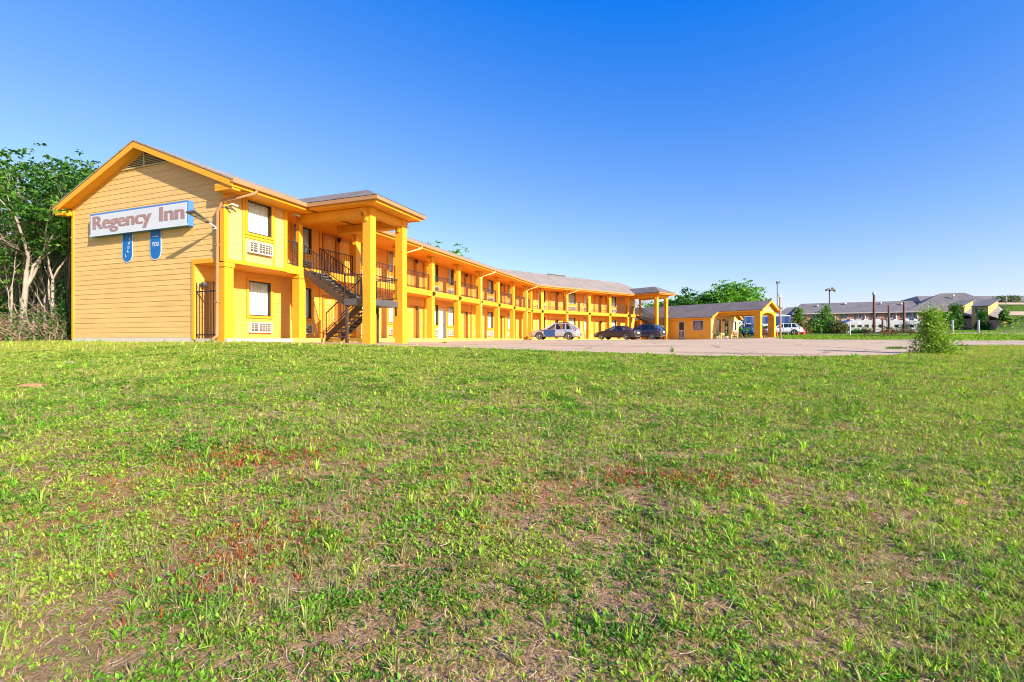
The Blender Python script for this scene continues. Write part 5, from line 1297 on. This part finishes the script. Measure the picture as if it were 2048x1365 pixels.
# weeds in paving cracks
def weed(label, X, Y, h, rad, nb, seed, col=(.12, .25, .03)):
    global rng
    sv = rng; rng = np.random.default_rng(seed); q_ = nb
    Xs = X+rad*rng.normal(size=q_)*.5; Ys = Y+rad*.4*rng.normal(size=q_)*.5; P = np.stack([Xs, Ys, ground(Xs, Ys)], 1)
    o = merge_build('weed_clump', [blades(P, 8, h*(.5+.6*rng.random(q_)), .02*np.ones(q_), .6, np.tile(col, (q_, 1)))], 'grassleaf'); rng = sv
    tag(o, label, 'weed', 'weeds in the paving')
weed('low wide weed clump growing from a crack in the pink paving', .795*22, 22, .14, .45, 40, 4); weed('single tall weed in the paving edge near the sedan', .332*16.5, 16.5, .30, .04, 3, 5)
weed('tiny weed on the paving before the near wing', -.14*24, 24, .12, .08, 5, 6)

# ------------------------------------------------------------------ trees and bushes
def grow(rg, p, d, length, rad, depth, out, tips, spread=.55, nb=(2, 3), gnarl=.18, upb=.12, rmin=.012):
    n = 4 if depth > 1 else 3; pts = [Vector(p)]; rr = [rad]; dd = Vector(d).normalized()
    for i in range(n):
        ga = gnarl*(.4 if depth >= 4 else 1); dd = (dd+(Vector((0, 0, 1.1)) if depth >= 4 else Vector((0, 0, 0)))+Vector((rg.normal()*ga, rg.normal()*ga, rg.normal()*gnarl*.6+upb*.3))).normalized()
        pts.append(pts[-1]+dd*length/n); rr.append(max(rmin*.6, rad*(1-.42*(i+1)/n)))
    out.append((pts, rr))
    if depth == 0: tips.append((pts[-1], dd)); return
    if depth <= 2: tips.append((pts[2], dd))
    for k in range(rg.integers(nb[0], nb[1]+1)):
        v = Vector((rg.normal(), rg.normal(), rg.normal()*.6)); v = (v-dd*v.dot(dd)).normalized()
        nd = (dd*(1-spread*.5)+v*spread*(.7+.6*rg.random())+Vector((0, 0, upb))).normalized()
        at = pts[-1] if k == 0 else pts[rg.integers(max(1, n-2), n+1)]
        grow(rg, at, nd, length*(.62+.22*rg.random()), max(rmin, rr[-1]*.78), depth-1, out, tips, spread, nb, gnarl, upb, rmin)
def tree(name, label, base, h, trunks, crown_r, leaf_sz, nleaf, col, alt, bark, seed, cat='tree', group=None, depth=4, frac=.34, spread=.55, up=.2, leaf_from=.0, clump=.55, fol=True, lean=0., asp=.5, tone=.28, thick=1.):
    rg = np.random.default_rng(seed); X, Y = base; zg = gz(X, Y)-.05
    t = thing(name, label, cat, (X, Y, zg), group=group)
    segs, tips = [], []
    for k in range(trunks):
        a = rg.random()*6.28; off = .0 if trunks == 1 else .25*h/8
        dv = (math.cos(a)*(.03 if trunks == 1 else .3)+lean, math.sin(a)*(.03 if trunks == 1 else .3), 1)
        grow(rg, (X+off*math.cos(a), Y+off*math.sin(a), zg), dv, h*frac, h*.018*thick*(1 if trunks == 1 else .7), depth, segs, tips, spread, (2, 3), .16, up)
    tip = np.array([tuple(p) for p, d in tips]); zmax = tip[:, 2].max(); s_ = h*.96/(zmax-zg); sxy = crown_r/max(1e-3, np.percentile(np.hypot(tip[:, 0]-X, tip[:, 1]-Y), 92))
    sxy = min(max(sxy, .5), 1.35)
    def T(p): return Vector((X+(p[0]-X)*sxy, Y+(p[1]-Y)*sxy, zg+(p[2]-zg)*s_))
    m_ = MB()
    big = segs[:trunks]
    m2 = MB()
    for pts, rr in segs:
        mm = m_ if rr[0] > h*.008*thick else m2; mm.tube([T(p) for p in pts], rr, 7 if mm is m_ else 4, False)
    m_.build('trunk', M[bark], t)
    if m2.f: m2.build('branches', M[bark], t)
    if fol:
        tip = np.array([tuple(T(p)) for p, d in tips]); tip = tip[tip[:, 2] > zg+leaf_from*h]
        per = 9; ns = nleaf//per; nleaf = ns*per; c = tip[rg.integers(0, len(tip), ns)]+rg.normal(size=(ns, 3))*clump*np.array((1, 1, .6))
        a_ = rg.random(ns)*6.28; dv_ = np.stack([np.cos(a_), np.sin(a_), rg.normal(-.15, .3, ns)], 1); sv_ = np.stack([-np.sin(a_), np.cos(a_), 0*a_], 1); q_ = np.linspace(0, 1, per)
        P = (c[:, None]+dv_[:, None]*q_[None, :, None]*leaf_sz*2.6+sv_[:, None]*(((np.arange(per) % 2)*2-1)*leaf_sz*.38)[None, :, None]).reshape(-1, 3)+rg.normal(size=(nleaf, 3))*leaf_sz*.15
        vv = fbm(P[:, 0]*.9+P[:, 2]*.7+seed, P[:, 1]*.9-P[:, 2]*.8, 2)
        C = np.where((vv > .52)[:, None], np.array(alt), np.array(col))*(1+tone*rg.normal(size=(nleaf, 1))); C = np.clip(C, .005, .8)
        leaves_obj(P, leaf_sz, C, 'crown', 'leaf', t, seed+1, asp, .35)
    return t
GT = 'trees left of the gable'
D, A2 = (.036, .115, .015), (.09, .22, .024); DRY, DRY2 = (.20, .165, .06), (.13, .17, .04)
tree('broadleaf_tree', 'pale barked thick trunked tree at the left edge with a high green crown', (-21.7, 21.5), 9.6, 1, 3.2, .20, 3600, D, A2, 'bark_pale', 121, group=GT, thick=.85, depth=4, leaf_from=.35, clump=.42, spread=.45)
tree('broadleaf_tree', 'tall thin dark trunked tree directly behind the left corner of the gable', (-20.6, 22.6), 9.0, 1, 2.4, .20, 3600, D, A2, 'bark_dark', 22, group=GT, depth=4, leaf_from=.25, clump=.42)
tree('broadleaf_tree', 'leafy tree whose crown peeks above the left eave of the gable roof', (-24.2, 28.5), 10.3, 1, 2.6, .24, 3600, D, A2, 'bark_dark', 27, group=GT, depth=4, leaf_from=.5, clump=.5)
tree('broadleaf_tree', 'broad green tree at the far left behind the pale barked one', (-29.5, 27.0), 10.4, 1, 3.6, .26, 3800, D, A2, 'bark_pale', 24, group=GT, depth=4, leaf_from=.45, clump=.55)
tree('dry_tree', 'half bare brownish tree with dry leaves left of the gable', (-24.6, 24.6), 7.2, 3, 2.6, .15, 4200, DRY, (.06, .18, .02), 'bark_pale', 25, group=GT, depth=4, leaf_from=.2, clump=.5, asp=.3)
tree('dry_tree', 'thin half bare tree with tangled twigs close to the gable corner', (-22.4, 23.6), 6.2, 3, 1.9, .14, 3400, DRY2, (.06, .18, .02), 'bark_pale', 26, group=GT, depth=4, leaf_from=.15, clump=.45, asp=.3)
tree('broadleaf_tree', 'dark shaded tree filling the background behind the left thicket', (-34.2, 35), 7.2, 2, 4.6, .34, 6000, (.04, .12, .018), (.08, .19, .028), 'bark_dark', 28, group=GT, depth=4, leaf_from=.1, clump=.9)
tree('broadleaf_tree', 'dark tree behind the gable corner low in the thicket', (-31.2, 33), 7.0, 2, 3.4, .30, 5000, (.04, .12, .018), (.08, .19, .028), 'bark_dark', 29, group=GT, depth=4, leaf_from=.05, clump=.9)
def thicket(label, X, Y, w_, h, seed, nt_=90, nl=900, col=(.05, .16, .02), alt=(.10, .24, .03), dry=.4, name='brush_thicket'):
    rg = np.random.default_rng(seed); zg = gz(X, Y); t = thing(name, label, 'shrub', (X, Y, zg), group='dry brush along the left tree line'); m_ = MB()
    for k in range(nt_):
        x0 = X+w_*rg.normal()*.5; y0 = Y+w_*.3*rg.normal(); a = rg.random()*6.28; l = h*(.4+.7*rg.random()); b_ = 1.1*rg.random()
        p0 = Vector((x0, y0, zg-.05)); p1 = p0+Vector((math.cos(a)*l*.55*b_+.15*rg.normal(), math.sin(a)*l*.4*b_, l*(.25+.4*rg.random()))); p2 = p1+Vector((math.cos(a)*l*.6*b_+.25*rg.normal(), math.sin(a)*l*.4*b_, l*(.45-.9*b_*rg.random()))); p3 = p2+Vector((.25*rg.normal(), .2*rg.normal(), .2*rg.normal()-.05))
        r0 = .007+.016*rg.random(); m_.tube([p0, p1, p2, p3], [r0, r0*.75, r0*.5, r0*.2], 4, False)
    m_.build('stems', M['twig'], t)
    P = np.stack([X+w_*.5*rg.normal(size=nl), Y+w_*.3*rg.normal(size=nl), zg+h*np.abs(rg.normal(size=nl))*.45], 1)
    leaves_obj(P, .15, tints(nl, col, seed, .3, alt if dry < .5 else DRY, .4), 'foliage', 'leaf', t, seed, .45); return t
tree('dry_tree', 'leaning half bare tree with many grey brown branches in the middle of the left thicket', (-25.0, 26.0), 7.8, 4, 3.0, .15, 3600, DRY, DRY2, 'bark_pale', 36, group=GT, depth=5, leaf_from=.15, clump=.5, asp=.3)
tree('dry_tree', 'straggly brownish tree at the far left edge of the photo', (-27.0, 25.6), 6.8, 4, 2.6, .15, 3000, DRY2, DRY, 'bark_pale', 37, group=GT, depth=5, leaf_from=.1, clump=.5, asp=.3)
DARK = (.018, .055, .012), (.03, .085, .015)
tree('broadleaf_tree', 'slim pale trunked tree between the thick trunked one and the gable', (-21.0, 22.1), 8.6, 1, 1.8, .19, 2200, D, A2, 'bark_pale', 141, group=GT, thick=.6, depth=4, leaf_from=.3, clump=.42, spread=.4)
tree('broadleaf_tree', 'slim leaning tree at the far left edge with sparse foliage', (-23.3, 22.2), 8.2, 2, 2.0, .19, 2200, D, A2, 'bark_pale', 142, group=GT, thick=.6, depth=4, leaf_from=.3, clump=.42, spread=.4)
thicket('brown twiggy brush at the foot of the pale barked tree', -20.9, 21.2, 1.6, 1.4, 31, 110, 900, (.05, .14, .02), (.09, .20, .03), .3)
thicket('dark leafy brush against the left corner of the gable', -19.9, 21.9, 1.0, 2.6, 32, 50, 1500, (.03, .10, .015), (.06, .18, .02), .2)
thicket('dry fallen brush pile at the left edge of the photo', -23.4, 21.0, 1.8, 1.8, 33, 150, 700, DRY, DRY2, .6)
thicket('leafy brush behind the dry pile at the far left', -26.5, 24.0, 2.4, 3.2, 34, 80, 2200, (.04, .12, .018), (.08, .20, .03), .3)
thicket('tall brush between the two trunks nearest the gable', -23.0, 25.5, 2.2, 3.8, 35, 90, 2200, (.035, .11, .016), (.09, .19, .03), .3)
G3 = 'trees behind the motel roof'
LATE = True
BR, BR2 = (.16, .38, .03), (.09, .26, .02)
tree('green_tree', 'bright green treetop showing above the roof of the near wing', (-6.5, 52), 10.2, 1, 1.3, .36, 1200, BR, BR2, 'bark_dark', 41, group=G3, depth=4, leaf_from=.6, clump=.45)
tree('green_tree', 'small treetop just above the gutter right of the stair tower', (-9.7, 46), 9.7, 1, .9, .30, 600, BR2, DRY2, 'bark_dark', 42, group=G3, depth=4, leaf_from=.6, clump=.5)
tree('bare_tree', 'leafless tree with thin branches behind the far stair tower', (20.5, 76), 8.6, 2, 4.2, .2, 10, BR, BR2, 'bark_pale', 43, group=G3, depth=5, fol=False, thick=.55)
tree('bare_tree', 'smaller leafless tree right of the far stair tower roof', (24.5, 80), 8.2, 1, 2.2, .2, 10, BR, BR2, 'bark_pale', 44, group=G3, depth=5, fol=False, thick=.5)
for lab, X, Y, h, cr, nl, c1, c2, sd_ in (
        ('wide bright green tree rising highest behind the office roof', 32.5, 72, 8.2, 4.0, 6000, BR, BR2, 51),
        ('dense dark green tree left of the highest one behind the office', 28.6, 73, 7.4, 3.2, 4000, BR2, (.03, .12, .012), 52),
        ('low light green tree behind the middle of the office roof', 26.0, 74, 6.3, 2.6, 3000, BR, (.14, .33, .03), 53),
        ('dark rounded tree behind the left end of the office roof', 24.4, 70, 6.2, 1.8, 2200, BR2, (.03, .12, .012), 54),
        ('sparse grey green tree behind the porch end of the office roof', 35.6, 74, 7.6, 2.3, 1500, (.16, .24, .08), BR2, 55),
        ('pale leafy tree seen through the far stair tower', 22.2, 74, 5.8, 2.4, 2400, (.15, .30, .05), BR2, 56)):
    tree('green_tree', lab, (X, Y), h, 2, cr, .42, nl, c1, c2, 'bark_dark', sd_, group='green trees behind the office', depth=4, leaf_from=.25, clump=.8)
def shrub(name, label, X, Y, w_, h, nl, c1, c2, seed, size=.2, shape='round', group=None, yw=None, stems=14):
    rg = np.random.default_rng(seed); zg = gz(X, Y); t = thing(name, label, 'shrub', (X, Y, zg), group=group); m_ = MB()
    for k in range(stems):
        a = rg.random()*6.28; q_ = .6*rg.random(); m_.tube([(X+.1*w_*math.cos(a), Y+.1*w_*math.sin(a), zg-.05), (X+w_*.3*q_*math.cos(a), Y+w_*.3*q_*math.sin(a), zg+h*.5), (X+w_*.5*q_*math.cos(a), Y+w_*.5*q_*math.sin(a), zg+h*(.85-.3*q_))], [.03*h/2, .02*h/2, .006], 5, False)
    m_.build('stems', M['bark_dark'], t)
    nc = 26; u = rg.random(nc); a = rg.random(nc)*6.28
    prof = {'round': lambda u: np.sqrt(np.clip(1-(2*u-.8)**2/1.6, 0, 1)), 'cone': lambda u: (1-u)**1.15+.05, 'spire': lambda u: np.where(u < .35, 1-.5*u, (1-u)*1.25)}[shape]
    rad = prof(u)*w_*.5*np.sqrt(rg.random(nc)); cl = np.stack([X+rad*np.cos(a), Y+rad*np.sin(a)*(yw or 1), zg+u*h*.94], 1)
    lo = rg.integers(0, nc, nl); u2 = rg.random(nl); a2 = rg.random(nl)*6.28; r2 = prof(u2)*w_*.5*(.55+.5*rg.random(nl)**.5)
    shell = np.stack([X+r2*np.cos(a2), Y+r2*np.sin(a2)*(yw or 1), zg+u2*h*.97], 1); cc = cl[lo]+rg.normal(size=(nl, 3))*w_*.11
    P = np.where((rg.random(nl) < (.22 if shape == 'cone' else .5))[:, None], shell, cc); P[:, 2] = np.maximum(P[:, 2], zg+.02)
    if stems == 8:
        ex = []
        for k in range(16):
            a = rg.random()*6.28; e = rg.uniform(.1, 1.)*w_*.5; z1 = h*rg.uniform(.45, 1.12)*(1-.45*e/(w_*.5)); q_ = np.linspace(.3, 1, 40)
            ex.append(np.stack([X+e*math.cos(a)*q_, Y+e*math.sin(a)*q_*.7, zg+z1*q_], 1)+rg.normal(size=(40, 3))*.035)
        P = np.concatenate([P]+ex); nl = len(P)
    leaves_obj(P, size, tints(nl, c1, seed, .3, c2, .4), 'foliage', 'leaf', t, seed+1, .5, .4); return t
YG, YG2 = (.19, .36, .03), (.33, .42, .07)
shrub('leafy_mound', 'yellow green leafy mound tapering to a spire at the corner of the paved lot', .866*17.6, 17.6, 1.55, 1.55, 10000, YG, YG2, 61, .070, 'cone', None, .7, 8)
SG = 'shrubs before the brick hotel'
for lab, px, Y, w_, h, c1, c2, sh, sd_ in (
        ('upright light green shrub nearest the utility pole', 1597, 74, 2.6, 3.7, (.12, .27, .03), BR2, 'cone', 71),
        ('tall bright green spreading shrub before the hotel wall', 1651, 73, 3.6, 4.3, (.11, .29, .02), BR2, 'cone', 72),
        ('dark dense shrub at the foot of the tall bright one', 1632, 71, 3.2, 2.1, (.03, .11, .015), BR2, 'round', 73),
        ('low olive shrub left of the trailer nose', 1675, 70, 2.8, 1.7, (.10, .16, .05), DRY, 'round', 74),
        ('low brownish shrub behind the red drums', 1600, 70, 3.0, 1.5, DRY2, DRY, 'round', 75),
        ('low green shrub just right of the utility pole', 1573, 70, 2.2, 1.9, (.08, .22, .03), BR2, 'round', 76),
        ('low green bush under the trailer beside the picnic table', 1722, 75, 3.0, .42, (.07, .20, .03), BR2, 'round', 77),
        ('low dark bush behind the picnic tables below the trailers', 1790, 76, 5.0, .38, (.04, .12, .02), DRY2, 'round', 78),
        ('dark green bush just right of the leafy mound', 1888, 76, 3.0, 2.6, (.035, .13, .015), BR2, 'round', 79),
        ('tall dark shrub before the first ochre hotel block', 1910, 78, 3.0, 4.0, (.05, .15, .02), BR2, 'cone', 80),
        ('dark shrub before the second ochre hotel block', 1964, 76, 2.4, 3.0, (.05, .15, .02), BR2, 'cone', 81),
        ('small pale shrub at the foot of the hillside', 2010, 62, 1.4, 1.3, (.16, .27, .06), BR2, 'cone', 82)):
    shrub('shrub', lab, (px-1024)/968*Y, Y, w_, h, 1500, c1, c2, sd_, .30, sh, SG)
for lab, px, sd_ in (('dark shrub at the top of the grassy hillside left of the post', 2004, 83), ('olive shrub at the top of the grassy hillside right of the post', 2026, 84)):
    shrub('shrub', lab, (px-1024)/968*101, 101, 2.2, 1.3, 500, (.07, .14, .03), DRY2, sd_, .3, 'round', 'shrubs on the hilltop')
for lab, X, Y, w_, h, sd_ in (('big dark green bush in the shade behind the left thicket', -34.5, 33.0, 5.0, 5.2, 85), ('dark leafy bush behind the gable corner between the trunks', -29.5, 31.0, 4.2, 4.6, 86), ('dark green bush at the far left behind the brush', -36.5, 33.5, 4.6, 4.4, 87)):
    shrub('shrub', lab, X, Y, w_, h, 5200, (.045, .13, .02), (.10, .20, .035), sd_, .30, 'round', 'dark bushes behind the left tree line')
# long low hedge line behind the grass strip
t = thing('hedge', 'long low scrubby hedge line between the porch and the trailers', 'hedge', (44, 76, gz(44, 76))); rg = np.random.default_rng(90); nl = 4200
X = rg.uniform(35, 52, nl); Y = 76+rg.normal(size=nl)*.5; zt_ = 1.0+.9*fbm(X*.6, X*0+2, 3); P = np.stack([X, Y, ground(X, Y)+zt_*rg.random(nl)**.8], 1)
leaves_obj(P, .30, tints(nl, (.07, .17, .03), 91, .3, DRY2, .35), 'foliage', 'leaf', t, 92, .5)
m_ = MB()
for k in range(120):
    x = rg.uniform(35, 52); y_ = 76+rg.normal()*.3; m_.tube([(x, y_, gz(x, y_)-.05), (x+rg.normal()*.2, y_, gz(x, y_)+.9)], [.03, .012], 4, False)
m_.build('stems', M['twig'], t)
# far tree line closing the horizon
nl = 16000; rg = np.random.default_rng(95); a = rg.uniform(-1.25, 1.0, nl); Yd = 330+rg.normal(size=nl)*14; X = a*Yd; P = np.stack([X, Yd, ground(X, Yd)+(4+4.5*fbm(X*.03, X*0, 4))*rg.random(nl)**.7], 1)
o = leaves_obj(P, 3.2, tints(nl, (.05, .11, .03), 96, .25, (.08, .15, .04), .4), 'distant_woods', 'leaf', None, 97, .7); o['kind'] = 'stuff'; tag(o, 'low distant line of woods along the horizon', 'woods')
# ------------------------------------------------------------------ light, sky, camera
w = bpy.data.worlds.new('World'); scene.world = w; w.use_nodes = True
nt = w.node_tree; nt.nodes.clear()
bg = nt.nodes.new('ShaderNodeBackground'); ow = nt.nodes.new('ShaderNodeOutputWorld'); sk = nt.nodes.new('ShaderNodeTexSky')
sk.sky_type = 'NISHITA'; sk.sun_disc = False; sun_dir = Vector((.455, -.422, .278)).normalized()
EL = math.asin(sun_dir.z); AZ = math.atan2(sun_dir.x, sun_dir.y)
sk.sun_elevation = EL; sk.sun_rotation = AZ; sk.altitude = 100; sk.air_density = 1.0; sk.dust_density = .6; sk.ozone_density = 4.0
# grade of the sky: deep azure overhead, paling towards the horizon
sp = nt.nodes.new('ShaderNodeSeparateColor'); cb = nt.nodes.new('ShaderNodeCombineColor'); nt.links.new(sk.outputs[0], sp.inputs[0])
for i, (ka, kb) in enumerate(((1.38, -.87), (1.0, -.30), (.33, 3.2))):
    m1 = nt.nodes.new('ShaderNodeMath'); m1.operation = 'MULTIPLY_ADD'; m1.inputs[1].default_value = ka; m1.inputs[2].default_value = kb
    m2 = nt.nodes.new('ShaderNodeMath'); m2.operation = 'MAXIMUM'; m2.inputs[1].default_value = .04
    nt.links.new(sp.outputs[i], m1.inputs[0]); nt.links.new(m1.outputs[0], m2.inputs[0]); nt.links.new(m2.outputs[0], cb.inputs[i])
nt.links.new(cb.outputs[0], bg.inputs[0]); bg.inputs[1].default_value = .096
nt.links.new(bg.outputs[0], ow.inputs[0])
sl = bpy.data.lights.new('sun', 'SUN'); sl.energy = 4.1; sl.angle = R(.5); sl.color = (1., .93, .80)
so = bpy.data.objects.new('sun', sl); COL.objects.link(so); so.location = (20, -20, 20); so.rotation_euler = sun_dir.to_track_quat('Z', 'Y').to_euler()
cam = bpy.data.cameras.new('camera'); co = bpy.data.objects.new('camera', cam); COL.objects.link(co)
cam.sensor_width = 36; cam.lens = 36*968/2048; cam.shift_y = -3.5/2048; cam.clip_end = 3000; cam.clip_start = .05
co.location = (0, 0, 0); co.rotation_euler = (R(90), 0, 0); scene.camera = co
scene.view_settings.view_transform = 'Standard'; scene.view_settings.look = 'None'; scene.view_settings.exposure = 1.2; scene.view_settings.gamma = 1
scene.render.engine = 'CYCLES'; scene.cycles.use_denoising = True; scene.cycles.filter_width = 1.05; scene.cycles.max_bounces = 8; scene.cycles.transparent_max_bounces = 24
